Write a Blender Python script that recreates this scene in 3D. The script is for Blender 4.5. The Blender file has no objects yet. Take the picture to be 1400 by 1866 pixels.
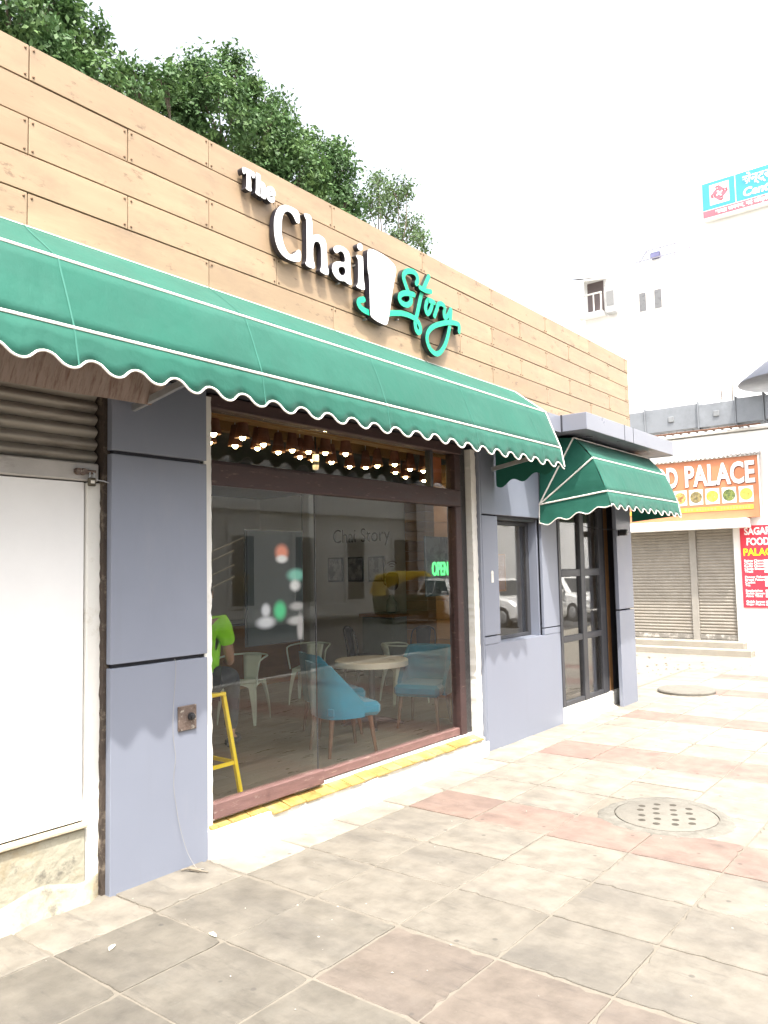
import bpy, bmesh, math, random
import numpy as np
from mathutils import Vector, Matrix
random.seed(7)
SC = bpy.context.scene
COL = SC.collection

# ------------------------------------------------------------------ camera, sky, sun, exposure
cam_d = bpy.data.cameras.new('camera')
cam = bpy.data.objects.new('camera', cam_d)
COL.objects.link(cam)
cam.matrix_world = Matrix(((0.618569, -0.044631, -0.784462, 0.0),
                           (-0.785455, -0.061571, -0.615849, -4.105),
                           (-0.020814, 0.997104, -0.073142, 1.83), (0, 0, 0, 1)))
cam_d.sensor_width = 36.0
cam_d.lens = 27.475
cam_d.clip_start = 0.05
cam_d.clip_end = 3000
SC.camera = cam

SUN = Vector((-.57, -.78, 1.90)).normalized()          # towards the sun
world = bpy.data.worlds.new('World')
SC.world = world
world.use_nodes = True
wn = world.node_tree
wn.nodes.clear()
w_out = wn.nodes.new('ShaderNodeOutputWorld')
w_bg = wn.nodes.new('ShaderNodeBackground')
w_sky = wn.nodes.new('ShaderNodeTexSky')
w_sky.sky_type = 'NISHITA'
w_sky.sun_disc = False
w_sky.sun_elevation = math.asin(SUN.z)
w_sky.sun_rotation = math.atan2(SUN.x, SUN.y) % (2 * math.pi)
w_sky.air_density = 1.2
w_sky.dust_density = 6.0
w_sky.ozone_density = 1.0
w_hs = wn.nodes.new('ShaderNodeHueSaturation')
w_hs.inputs['Saturation'].default_value = .30
wn.links.new(w_sky.outputs['Color'], w_hs.inputs['Color'])
wn.links.new(w_hs.outputs['Color'], w_bg.inputs['Color'])
w_bg.inputs['Strength'].default_value = .15
wn.links.new(w_bg.outputs['Background'], w_out.inputs['Surface'])

sun_d = bpy.data.lights.new('sun', 'SUN')
sun_d.energy = 2.0
sun_d.angle = math.radians(.6)
sun_d.color = (1.0, .95, .86)
sun = bpy.data.objects.new('sun', sun_d)
COL.objects.link(sun)
sun.location = (-6, -8, 20)
sun.rotation_euler = (-SUN).to_track_quat('-Z', 'Y').to_euler()

SC.view_settings.view_transform = 'Standard'
SC.view_settings.look = 'None'
SC.view_settings.exposure = 1.93
SC.view_settings.gamma = 1.0
SC.view_settings.use_curve_mapping = False
SC.cycles.max_bounces = 8
SC.cycles.transparent_max_bounces = 16
SC.cycles.use_denoising = True
SC.cycles.caustics_reflective = False
SC.cycles.caustics_refractive = False


# ------------------------------------------------------------------ materials
def lk(nt, a, b):
    nt.links.new(a, b)


def M(name, col, rough=.6, var=.15, scale=6.0, stretch=(1, 1, 1), bump=.1, bscale=80.0, metal=0.0, spec=.4,
      rnd=0.0, dirt=None, dscale=3.0, dlo=.5, dhi=.7, damt=.8, tint=False, rshift=0.0, emit=None, estr=0.0,
      coat=0.0, spots=None, sscale=25.0, sth=.12, trans=0.0, sheen=0.0):
    m = bpy.data.materials.new(name)
    m.use_nodes = True
    nt = m.node_tree
    nt.nodes.clear()
    out = nt.nodes.new('ShaderNodeOutputMaterial')
    b = nt.nodes.new('ShaderNodeBsdfPrincipled')
    lk(nt, b.outputs[0], out.inputs[0])
    geo = nt.nodes.new('ShaderNodeNewGeometry')
    mp = nt.nodes.new('ShaderNodeMapping')
    mp.inputs['Scale'].default_value = stretch
    pos = geo.outputs['Position']
    inf = nt.nodes.new('ShaderNodeObjectInfo')
    if rshift:
        sc_ = nt.nodes.new('ShaderNodeVectorMath')
        sc_.operation = 'SCALE'
        cb = nt.nodes.new('ShaderNodeCombineXYZ')
        for i in range(3):
            lk(nt, inf.outputs['Random'], cb.inputs[i])
        lk(nt, cb.outputs[0], sc_.inputs[0])
        sc_.inputs['Scale'].default_value = rshift
        ad = nt.nodes.new('ShaderNodeVectorMath')
        lk(nt, pos, ad.inputs[0])
        lk(nt, sc_.outputs[0], ad.inputs[1])
        pos = ad.outputs[0]
    lk(nt, pos, mp.inputs['Vector'])
    n1 = nt.nodes.new('ShaderNodeTexNoise')
    n1.inputs['Scale'].default_value = scale
    n1.inputs['Detail'].default_value = 8
    n1.inputs['Roughness'].default_value = .65
    lk(nt, mp.outputs[0], n1.inputs['Vector'])
    mr = nt.nodes.new('ShaderNodeMapRange')
    mr.inputs['From Min'].default_value = .25
    mr.inputs['From Max'].default_value = .75
    mr.inputs['To Min'].default_value = 1 - var
    mr.inputs['To Max'].default_value = 1 + var
    lk(nt, n1.outputs['Fac'], mr.inputs['Value'])
    val = mr.outputs[0]
    if rnd:
        r2 = nt.nodes.new('ShaderNodeMapRange')
        r2.inputs['To Min'].default_value = 1 - rnd
        r2.inputs['To Max'].default_value = 1 + rnd
        lk(nt, inf.outputs['Random'], r2.inputs['Value'])
        ml = nt.nodes.new('ShaderNodeMath')
        ml.operation = 'MULTIPLY'
        lk(nt, val, ml.inputs[0])
        lk(nt, r2.outputs[0], ml.inputs[1])
        val = ml.outputs[0]
    mul = nt.nodes.new('ShaderNodeVectorMath')
    mul.operation = 'SCALE'
    mul.inputs[0].default_value = col
    lk(nt, val, mul.inputs['Scale'])
    c = mul.outputs[0]
    def blend(c, colr, scl, lo, hi, amt, st=None):
        n = nt.nodes.new('ShaderNodeTexNoise')
        n.inputs['Scale'].default_value = scl
        n.inputs['Detail'].default_value = 9
        n.inputs['Roughness'].default_value = .7
        if st:
            mq = nt.nodes.new('ShaderNodeMapping')
            mq.inputs['Scale'].default_value = st
            mq.inputs['Location'].default_value = (3.1, 7.7, 1.3)
            lk(nt, pos, mq.inputs['Vector'])
            lk(nt, mq.outputs[0], n.inputs['Vector'])
        else:
            lk(nt, pos, n.inputs['Vector'])
        r = nt.nodes.new('ShaderNodeMapRange')
        r.inputs['From Min'].default_value = lo
        r.inputs['From Max'].default_value = hi
        r.inputs['To Max'].default_value = amt
        lk(nt, n.outputs['Fac'], r.inputs['Value'])
        mx = nt.nodes.new('ShaderNodeMix')
        mx.data_type = 'RGBA'
        lk(nt, r.outputs[0], mx.inputs['Factor'])
        lk(nt, c, mx.inputs['A'])
        mx.inputs['B'].default_value = (*colr, 1)
        return mx.outputs['Result']
    if dirt:
        for d in (dirt if isinstance(dirt, list) else [(dirt, dscale, dlo, dhi, damt, None)]):
            c = blend(c, *d)
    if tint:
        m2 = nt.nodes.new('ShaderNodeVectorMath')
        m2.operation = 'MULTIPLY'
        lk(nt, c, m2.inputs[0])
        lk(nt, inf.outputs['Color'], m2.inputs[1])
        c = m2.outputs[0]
    if spots:
        v = nt.nodes.new('ShaderNodeTexVoronoi')
        v.inputs['Scale'].default_value = sscale
        lk(nt, pos, v.inputs['Vector'])
        r = nt.nodes.new('ShaderNodeMapRange')
        r.inputs['From Min'].default_value = sth
        r.inputs['From Max'].default_value = sth * .6
        lk(nt, v.outputs['Distance'], r.inputs['Value'])
        cg = nt.nodes.new('ShaderNodeSeparateColor')
        lk(nt, v.outputs['Color'], cg.inputs[0])
        gt = nt.nodes.new('ShaderNodeMath')
        gt.operation = 'GREATER_THAN'
        gt.inputs[1].default_value = .55
        lk(nt, cg.outputs[0], gt.inputs[0])
        ml = nt.nodes.new('ShaderNodeMath')
        ml.operation = 'MULTIPLY'
        lk(nt, r.outputs[0], ml.inputs[0])
        lk(nt, gt.outputs[0], ml.inputs[1])
        m3 = nt.nodes.new('ShaderNodeMath')
        m3.operation = 'MULTIPLY'
        m3.inputs[1].default_value = .6
        lk(nt, ml.outputs[0], m3.inputs[0])
        mx = nt.nodes.new('ShaderNodeMix')
        mx.data_type = 'RGBA'
        lk(nt, m3.outputs[0], mx.inputs['Factor'])
        lk(nt, c, mx.inputs['A'])
        mx.inputs['B'].default_value = (*spots, 1)
        c = mx.outputs['Result']
    lk(nt, c, b.inputs['Base Color'])
    b.inputs['Metallic'].default_value = metal
    b.inputs['Specular IOR Level'].default_value = spec
    b.inputs['Coat Weight'].default_value = coat
    b.inputs['Coat Roughness'].default_value = .1
    b.inputs['Sheen Weight'].default_value = sheen
    rr = nt.nodes.new('ShaderNodeMapRange')
    rr.inputs['From Min'].default_value = .3
    rr.inputs['From Max'].default_value = .7
    rr.inputs['To Min'].default_value = max(.02, rough - .1)
    rr.inputs['To Max'].default_value = min(1, rough + .1)
    lk(nt, n1.outputs['Fac'], rr.inputs['Value'])
    lk(nt, rr.outputs[0], b.inputs['Roughness'])
    if bump:
        n2 = nt.nodes.new('ShaderNodeTexNoise')
        n2.inputs['Scale'].default_value = bscale
        n2.inputs['Detail'].default_value = 6
        lk(nt, mp.outputs[0], n2.inputs['Vector'])
        bp = nt.nodes.new('ShaderNodeBump')
        bp.inputs['Strength'].default_value = bump
        bp.inputs['Distance'].default_value = .01
        lk(nt, n2.outputs['Fac'], bp.inputs['Height'])
        lk(nt, bp.outputs[0], b.inputs['Normal'])
    if emit:
        b.inputs['Emission Color'].default_value = (*emit, 1)
        b.inputs['Emission Strength'].default_value = estr
    if trans:
        tl = nt.nodes.new('ShaderNodeBsdfTranslucent')
        lk(nt, c, tl.inputs['Color'])
        ms = nt.nodes.new('ShaderNodeMixShader')
        ms.inputs[0].default_value = trans
        lk(nt, b.outputs[0], ms.inputs[1])
        lk(nt, tl.outputs[0], ms.inputs[2])
        lk(nt, ms.outputs[0], out.inputs[0])
    return m


def glass_mat(name, tint=(.95, .97, .96), f0=.06):
    m = bpy.data.materials.new(name)
    m.use_nodes = True
    nt = m.node_tree
    nt.nodes.clear()
    out = nt.nodes.new('ShaderNodeOutputMaterial')
    t = nt.nodes.new('ShaderNodeBsdfTransparent')
    t.inputs[0].default_value = (*tint, 1)
    g = nt.nodes.new('ShaderNodeBsdfGlossy')
    g.inputs['Roughness'].default_value = .0
    n = nt.nodes.new('ShaderNodeTexNoise')
    n.inputs['Scale'].default_value = 1.2
    geo = nt.nodes.new('ShaderNodeNewGeometry')
    lk(nt, geo.outputs['Position'], n.inputs['Vector'])
    bp = nt.nodes.new('ShaderNodeBump')
    bp.inputs['Strength'].default_value = .03
    bp.inputs['Distance'].default_value = .02
    lk(nt, n.outputs['Fac'], bp.inputs['Height'])
    lk(nt, bp.outputs[0], g.inputs['Normal'])
    lw = nt.nodes.new('ShaderNodeLayerWeight')
    lw.inputs['Blend'].default_value = .5
    pw = nt.nodes.new('ShaderNodeMath')
    pw.operation = 'POWER'
    pw.inputs[1].default_value = 5.0
    lk(nt, lw.outputs['Facing'], pw.inputs[0])
    f = nt.nodes.new('ShaderNodeMapRange')
    f.inputs['To Min'].default_value = f0
    f.inputs['To Max'].default_value = 1.0
    lk(nt, pw.outputs[0], f.inputs['Value'])
    mx = nt.nodes.new('ShaderNodeMixShader')
    lk(nt, f.outputs[0], mx.inputs[0])
    lk(nt, t.outputs[0], mx.inputs[1])
    lk(nt, g.outputs[0], mx.inputs[2])
    lk(nt, mx.outputs[0], out.inputs[0])
    return m


# ------------------------------------------------------------------ mesh helpers
WORLD = {}          # world place of every thing, so that parts can be written in world coordinates


class G:
    def __init__(s):
        s.v, s.f, s.m = [], [], []

    def add(s, vs, fs, mi=0):
        o = len(s.v)
        s.v += [tuple(map(float, p)) for p in vs]
        s.f += [tuple(i + o for i in f) for f in fs]
        s.m += [mi] * len(fs) if isinstance(mi, int) else mi
        return s

    def box(s, x0, x1, y0, y1, z0, z1, mi=0, mat=None):
        vs = [(x, y, z) for z in (z0, z1) for y in (y0, y1) for x in (x0, x1)]
        if mat is not None:
            vs = [tuple(mat @ Vector(p)) for p in vs]
        return s.add(vs, [(0, 2, 3, 1), (4, 5, 7, 6), (0, 1, 5, 4), (2, 6, 7, 3), (0, 4, 6, 2), (1, 3, 7, 5)], mi)

    def hexa(s, bot, top, mi=0):
        return s.add(list(bot) + list(top), [(3, 2, 1, 0), (4, 5, 6, 7), (0, 1, 5, 4), (1, 2, 6, 5), (2, 3, 7, 6), (3, 0, 4, 7)], mi)

    def tube(s, pts, r, n=8, mi=0, cap=True):
        pts = [Vector(p) for p in pts]
        rs = r if isinstance(r, (list, tuple)) else [r] * len(pts)
        rings, up = [], None
        for i, p in enumerate(pts):
            a = pts[max(i - 1, 0)]
            b = pts[min(i + 1, len(pts) - 1)]
            d = (b - a).normalized()
            if up is None:
                up = d.orthogonal().normalized()
            up = (up - d * up.dot(d))
            up = up.normalized() if up.length > 1e-6 else d.orthogonal().normalized()
            w = d.cross(up)
            rings.append([p + (up * math.cos(t) + w * math.sin(t)) * rs[i] for t in [2 * math.pi * k / n for k in range(n)]])
        vs = [q for R_ in rings for q in R_]
        fs = [(i * n + k, i * n + (k + 1) % n, (i + 1) * n + (k + 1) % n, (i + 1) * n + k) for i in range(len(pts) - 1) for k in range(n)]
        if cap:
            fs += [tuple(range(n))[::-1], tuple((len(pts) - 1) * n + k for k in range(n))]
        return s.add(vs, fs, mi)

    def lathe(s, prof, c=(0, 0, 0), n=24, mi=0, cap=True):
        vs = [(c[0] + r * math.cos(2 * math.pi * k / n), c[1] + r * math.sin(2 * math.pi * k / n), c[2] + z) for r, z in prof for k in range(n)]
        fs = [(i * n + k, i * n + (k + 1) % n, (i + 1) * n + (k + 1) % n, (i + 1) * n + k) for i in range(len(prof) - 1) for k in range(n)]
        if cap:
            fs += [tuple(range(n))[::-1], tuple((len(prof) - 1) * n + k for k in range(n))]
        return s.add(vs, fs, mi)

    def grid(s, fn, nu, nv, mi=0):
        vs = [fn(i / nu, j / nv) for j in range(nv + 1) for i in range(nu + 1)]
        w = nu + 1
        return s.add(vs, [(j * w + i, j * w + i + 1, (j + 1) * w + i + 1, (j + 1) * w + i) for j in range(nv) for i in range(nu)], mi)

    def prism(s, outer, y0, y1, holes=(), mf=0, ms=0, back=True, fn=None):
        """outline in x-z, front face at y0 (towards -y), back at y1"""
        bm = bmesh.new()
        loops = []
        for lp in [outer] + list(holes):
            vs = [bm.verts.new((x, 0, z)) for x, z in lp]
            for i in range(len(vs)):
                bm.edges.new((vs[i], vs[(i + 1) % len(vs)]))
            loops.append(lp)
        bmesh.ops.triangle_fill(bm, use_beauty=True, use_dissolve=False, edges=bm.edges[:], normal=(0, -1, 0))
        bm.verts.index_update()
        vs = [(v.co.x, v.co.z) for v in bm.verts]
        fs = []
        for f in bm.faces:
            ids = [v.index for v in f.verts]
            if f.normal.y > 0:
                ids = ids[::-1]
            fs.append(tuple(ids))
        bm.free()
        s.add([(x, y0, z) for x, z in vs], fs, mf)
        if back:
            s.add([(x, y1, z) for x, z in vs], [f[::-1] for f in fs], ms)
        for k, lp in enumerate(loops):
            n = len(lp)
            ar = sum(lp[i][0] * lp[(i + 1) % n][1] - lp[(i + 1) % n][0] * lp[i][1] for i in range(n))
            ccw = (ar > 0) == (k == 0)
            P = [(x, y0, z) for x, z in lp] + [(x, y1, z) for x, z in lp]
            q = [(i, i + n, (i + 1) % n + n, (i + 1) % n) for i in range(n)]
            s.add(P, q if not ccw else [f[::-1] for f in q][::1], ms)
        return s

    def mesh(s, name, mats, off=(0, 0, 0), smooth=False):
        me = bpy.data.meshes.new(name)
        me.from_pydata([(x - off[0], y - off[1], z - off[2]) for x, y, z in s.v], [], s.f)
        for m in (mats if isinstance(mats, (list, tuple)) else [mats]):
            me.materials.append(m)
        me.polygons.foreach_set('material_index', s.m)
        if smooth:
            me.polygons.foreach_set('use_smooth', [True] * len(s.f))
        me.update()
        return me

    def build(s, name, mats, parent=None, bevel=0, smooth=False, loc=None, local=False, fix=True, angle=40):
        off = (0, 0, 0) if local else (WORLD.get(parent.name, (0, 0, 0)) if parent else (loc or (0, 0, 0)))
        me = s.mesh(name, mats, off, smooth)
        o = put(name, me, parent)
        if loc and not parent:
            o.location = loc
        WORLD[o.name] = tuple(off)
        if fix:
            bm = bmesh.new()
            bm.from_mesh(me)
            bmesh.ops.recalc_face_normals(bm, faces=bm.faces[:])
            if bevel:
                ed = [e for e in bm.edges if len(e.link_faces) == 2 and e.calc_face_angle(0) > .6]
                bmesh.ops.bevel(bm, geom=ed, offset=bevel, segments=1, profile=.5, affect='EDGES', clamp_overlap=True)
            bm.to_mesh(me)
            bm.free()
        if smooth and angle < 180:
            me.set_sharp_from_angle(angle=math.radians(angle))
        return o


def put(name, data, parent=None):
    o = bpy.data.objects.new(name, data)
    COL.objects.link(o)
    if parent:
        o.parent = parent
    return o


def tag(o, label, cat, group=None, kind=None):
    o['label'] = label
    o['category'] = cat
    if group:
        o['group'] = group
    if kind:
        o['kind'] = kind
    return o


def thing(name, label, cat, loc=(0, 0, 0), rz=0, group=None):
    o = bpy.data.objects.new(name, None)
    o.empty_display_size = .2
    COL.objects.link(o)
    o.location = loc
    o.rotation_euler = (0, 0, rz)
    WORLD[o.name] = tuple(loc)
    return tag(o, label, cat, group)


def struct(o):
    o['kind'] = 'structure'
    return o


def stuff(o):
    o['kind'] = 'stuff'
    return o


def dup(root, loc, rz=0, label=None, scale=None):
    kids = {}
    for o in list(COL.objects):
        if o.parent:
            kids.setdefault(o.parent.name, []).append(o)
    r = root.copy()
    COL.objects.link(r)
    r.location = loc
    r.rotation_euler = (0, 0, rz)
    if label:
        r['label'] = label
    for ch in kids.get(root.name, []):
        c = ch.copy()
        COL.objects.link(c)
        c.parent = r
        for g in kids.get(ch.name, []):
            d = g.copy()
            COL.objects.link(d)
            d.parent = c
    return r


def text(name, body, size, loc, face, mat, parent=None, extrude=.004, offset=0.0, align='LEFT', spacing=1.0, sx=1.0, shear=0.0, width=None):
    """flat lettering turned into a mesh; face '-y' reads from the street, '-x' reads from the left"""
    cu = bpy.data.curves.new(name, 'FONT')
    cu.body = body
    cu.size = size
    cu.extrude = extrude
    cu.offset = offset
    cu.align_x = align
    cu.space_character = spacing
    cu.shear = shear
    cu.resolution_u = 3
    tmp = bpy.data.objects.new('tmp', cu)
    COL.objects.link(tmp)
    dg = bpy.context.evaluated_depsgraph_get()
    dg.update()
    me = bpy.data.meshes.new_from_object(tmp.evaluated_get(dg))
    bpy.data.objects.remove(tmp)
    bpy.data.curves.remove(cu)
    if width and len(me.vertices):
        xs = [v.co.x for v in me.vertices]
        sx = width / (max(xs) - min(xs))
    off = WORLD.get(parent.name, (0, 0, 0)) if parent else (0, 0, 0)
    ax = {'-y': ((1, 0, 0), (0, 0, 1), (0, -1, 0)), '-x': ((0, -1, 0), (0, 0, 1), (-1, 0, 0)), '+y': ((-1, 0, 0), (0, 0, 1), (0, 1, 0)), 'z': ((1, 0, 0), (0, 1, 0), (0, 0, 1))}[face]
    X, Y, Z = [Vector(a) for a in ax]
    L0 = Vector(loc) - Vector(off)
    for v in me.vertices:
        v.co = L0 + X * v.co.x * sx + Y * v.co.y + Z * v.co.z
    me.name = name
    me.materials.clear()
    me.materials.append(mat)
    o = put(name, me, parent)
    WORLD[o.name] = tuple(off)
    return o


def chaikin(p, it=2, closed=True):
    for _ in range(it):
        q = []
        n = len(p)
        for i in range(n if closed else n - 1):
            a, b = p[i], p[(i + 1) % n]
            q += [(a[0] * .75 + b[0] * .25, a[1] * .75 + b[1] * .25), (a[0] * .25 + b[0] * .75, a[1] * .25 + b[1] * .75)]
        if not closed:
            q = [p[0]] + q + [p[-1]]
        p = q
    return p


def catmull(p, k=8):
    p = [Vector(q) for q in p]
    out = []
    for i in range(len(p) - 1):
        a = p[i - 1] if i else p[0] * 2 - p[1]
        d = p[i + 2] if i + 2 < len(p) else p[-1] * 2 - p[-2]
        b, c = p[i], p[i + 1]
        for j in range(k):
            t = j / k
            out.append(.5 * ((2 * b) + (c - a) * t + (2 * a - 5 * b + 4 * c - d) * t * t + (3 * b - 3 * c + d - a) * t ** 3))
    return out + [p[-1]]

# ------------------------------------------------------------------ palette
m_board = M('wood laminate', (.322, .231, .148), .45, .10, 2.2, (.5, 1, 4), .05, 60, rshift=40, rnd=.07, spec=.3,
            dirt=[((.23, .165, .115), 3.2, .50, .68, .6, (.7, 1, 1.3)), ((.43, .315, .20), 1.4, .5, .7, .6, (.7, 1, 4)), ((.15, .10, .07), 7.5, .59, .68, .75, (.9, 1, 1.8))])
m_gap = M('dark gap', (.03, .018, .012), .9, .1, bump=0)
m_screw = M('screw heads', (.16, .10, .06), .5, .1, bump=0, metal=.6)
m_acp = M('grey panel', (.198, .216, .268), .38, .035, 1.3, bump=.02, bscale=14, spec=.5, dirt=[((.27, .275, .295), 2.2, .55, .8, .35, (1, 1, .4)), ((.175, .184, .212), 2.2, .55, .78, .3, (3, 1, .4)), ((.34, .34, .34), 28, .70, .76, .6, None)])
m_acp2 = M('grey fascia panel', (.20, .21, .25), .34, .03, 1.3, bump=.02, bscale=14, spec=.5)
m_groove = M('dark joint', (.035, .036, .045), .7, .2, bump=0)
m_brown = M('brown painted wood', (.052, .028, .027), .55, .25, 9, (.5, 1, 3), .25, 60,
            dirt=[((.27, .19, .15), 14, .60, .72, .6, (.6, 1, 3)), ((.03, .015, .015), 4, .55, .75, .6, None)])
m_rail = M('worn brown rail', (.16, .088, .08), .6, .25, 9, (.5, 1, 3), .3, 60,
           dirt=[((.45, .36, .31), 16, .58, .70, .7, (.5, 1, 3)), ((.06, .03, .03), 3, .58, .75, .7, None)])
m_black = M('black frame', (.050, .051, .057), .42, .15, bump=.03)
m_plaster = M('white plaster', (.74, .72, .67), .85, .08, 3, bump=.35, bscale=22, dirt=[((.48, .43, .34), 5, .58, .72, .6, None), ((.16, .13, .11), 12, .68, .76, .6, None)])
m_lime = M('limewashed plinth', (.36, .335, .26), .9, .1, 3, bump=1.2, bscale=16, dirt=[((.30, .235, .14), 3.2, .47, .62, .8, None), ((.13, .12, .10), 8, .56, .68, .8, None)])
m_white = M('white wall', (.82, .82, .80), .8, .04, 2, bump=.1, dirt=[((.55, .52, .47), 1.6, .62, .8, .35, (1, 1, .4))])
m_white2 = M('white tower wall', (.84, .84, .83), .8, .03, 1, bump=.05)
m_sheet = M('white painted sheet', (.82, .81, .80), .5, .05, 2, bump=.08, bscale=10,
            dirt=[((.60, .58, .57), 2.6, .54, .74, .5, (1.5, 1, .5)), ((.22, .20, .19), 22, .72, .78, .7, None)])
m_bar = M('greyed shutter bar', (.42, .40, .38), .55, .14, 4, bump=.15, dirt=[((.20, .17, .15), 6, .5, .7, .7, (.6, 1, 2))])
m_slat = M('grimy shutter slat', (.30, .275, .24), .5, .2, 5, (.4, 1, 3), .12, 50, metal=.25,
           dirt=[((.07, .05, .04), 5, .50, .72, .7, (.4, 1, 3)), ((.40, .36, .31), 8, .58, .75, .5, (.3, 1, 4))])
m_slat2 = M('dusty shutter slat', (.26, .235, .20), .6, .16, 3, bump=.1, dirt=[((.22, .18, .14), 3, .55, .75, .5, (1, .5, 1)), ((.38, .35, .31), 7, .55, .7, .5, None)])
m_rust = M('rust streaked tin', (.27, .205, .175), .7, .2, 7, (6, 1, .8), .2, 40, dirt=[((.12, .055, .035), 8, .48, .66, .8, (5, 1, .6)), ((.40, .33, .29), 4, .55, .7, .5, (3, 1, .6))])
m_tileY = M('yellow sill tile', (.36, .255, .08), .4, .3, 7, (1, 1, 1), .05, 40, rshift=9, rnd=.1, dirt=[((.34, .12, .035), 10, .54, .62, .75, (4, .8, 1)), ((.44, .39, .25), 5, .5, .7, .6, None)])
m_canvas = M('green awning canvas', (.008, .096, .065), .75, .10, 2.2, (1, .5, .8), .9, 9, sheen=.06, trans=.10,
             dirt=[((.027, .145, .105), 1.8, .48, .75, .5, (.7, 1, 1)), ((.007, .07, .05), 3.0, .60, .78, .45, (1, 1, .3))])
m_seam = M('pale stitched seam', (.03, .145, .108), .7, .1, bump=.1)
m_pipe = M('white piping', (.80, .76, .70), .6, .08, bump=.05)
m_steel = M('galvanised steel', (.42, .43, .44), .42, .16, 5, bump=.06, metal=.7, dirt=[((.30, .27, .24), 5, .55, .75, .5, None)])
m_glass = glass_mat('window glass', (.96, .975, .97), .038)
m_glass2 = glass_mat('side glass', (.96, .95, .94), .12)
m_face = M('white letter face', (.86, .85, .84), .35, .03, bump=0)
m_side = M('black letter side', (.022, .020, .026), .35, .1, bump=0)
m_teal = M('mint letter face', (.010, .42, .23), .35, .04, bump=0)
m_dgreen = M('dark lettering side', (.012, .022, .022), .35, .1, bump=0)
m_iron = M('rusty iron', (.16, .12, .10), .6, .3, 30, bump=.4, metal=.4, dirt=[((.50, .46, .40), 26, .55, .66, .9, None), ((.06, .035, .025), 14, .5, .7, .7, None)])
m_blackpl = M('black plastic', (.02, .02, .022), .4, .1, bump=0)
m_wallin = M('cafe grey wall', (.74, .74, .72), .8, .05, 2, bump=.1)
m_woodin = M('cafe wood wall', (.34, .19, .075), .5, .25, 2, (1, 1, 5), .08, 50, rshift=20, rnd=.15)
m_floorin = M('cafe floor board', (.20, .165, .125), .34, .12, 2.5, (1, 4, 1), .04, 50, rshift=20, rnd=.12, spec=.5)
m_ceil = M('cafe ceiling', (.09, .085, .082), .8, .1, bump=.1)
m_woodlt = M('ceiling beam', (.30, .15, .05), .5, .2, 3, (1, 4, 1), .05)

# ------------------------------------------------------------------ ground and pavement
m_ground = M('sandy ground', (.225, .205, .17), .95, .16, 1.3, bump=.5, bscale=9, dirt=[((.20, .18, .15), .9, .5, .7, .6, None), ((.40, .38, .34), 4, .55, .7, .5, None), ((.22, .18, .14), 30, .70, .76, .5, None)])
m_mortar = M('mortar', (.165, .146, .118), .95, .14, 9, bump=.5, bscale=40, dirt=[((.20, .175, .14), 5, .55, .7, .6, None)])
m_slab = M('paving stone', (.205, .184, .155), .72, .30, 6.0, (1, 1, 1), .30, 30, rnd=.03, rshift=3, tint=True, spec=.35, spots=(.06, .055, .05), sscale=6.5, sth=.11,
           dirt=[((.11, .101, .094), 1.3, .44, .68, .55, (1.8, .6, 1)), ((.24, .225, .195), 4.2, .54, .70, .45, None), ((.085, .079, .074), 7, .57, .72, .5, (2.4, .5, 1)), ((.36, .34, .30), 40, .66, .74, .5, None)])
m_road = M('asphalt', (.06, .06, .062), .9, .15, 5, bump=.4, bscale=60, dirt=[((.12, .11, .10), 1.5, .5, .7, .6, None)])
m_kerb = M('kerb stone', (.45, .44, .41), .85, .12, 3, bump=.3, bscale=20)

gnd = struct(G().add([(-400, -400, -.03), (400, -400, -.03), (400, 400, -.03), (-400, 400, -.03)], [(0, 1, 2, 3)]).build('ground', m_ground, fix=False))
pave = struct(G().add([(-2.6, -5.7, -.006), (14.2, -5.7, -.006), (14.2, .3, -.006), (-2.6, .3, -.006)], [(0, 1, 2, 3)]).build('pavement', m_mortar, fix=False))
XS = [-2.1, -1.5, -.9, -.30, .30, .89, 1.48, 2.07, 2.66, 3.29, 3.86, 4.39, 4.96, 5.50, 6.05, 6.59, 7.10, 7.75, 8.25, 8.75, 9.27, 9.80, 10.35, 10.9, 11.45, 12.0, 12.55, 13.1, 13.65, 14.2]
YS = [.24, -.385, -.95, -1.55, -2.135, -2.70, -3.28, -3.86, -4.44, -5.02, -5.6]
MH = (5.81, -2.085)


def slab_mesh(k):
    r = random.Random(k)
    bm = bmesh.new()
    n = 12
    pts = []
    for sgn in range(4):
        for i in range(n):
            t = -1 + 2 * i / n
            p = [(t, -1), (1, t), (-t, 1), (-1, -t)][sgn]
            j = 1 - r.uniform(0, .012) - (r.uniform(.015, .05) if r.random() < .10 else 0)
            pts.append((p[0] * .5 * j, p[1] * .5 * j))
    top = [bm.verts.new((x * .985, y * .985, 0)) for x, y in pts]
    mid = [bm.verts.new((x, y, -.004)) for x, y in pts]
    low = [bm.verts.new((x, y, -.04)) for x, y in pts]
    bm.faces.new(top)
    m_ = len(pts)
    for a, b in ((top, mid), (mid, low)):
        for i in range(m_):
            bm.faces.new((a[i], b[i], b[(i + 1) % m_], a[(i + 1) % m_]))
    bmesh.ops.recalc_face_normals(bm, faces=bm.faces[:])
    me = bpy.data.meshes.new('paving_slab')
    bm.to_mesh(me)
    bm.free()
    me.materials.append(m_slab)
    return me


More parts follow.
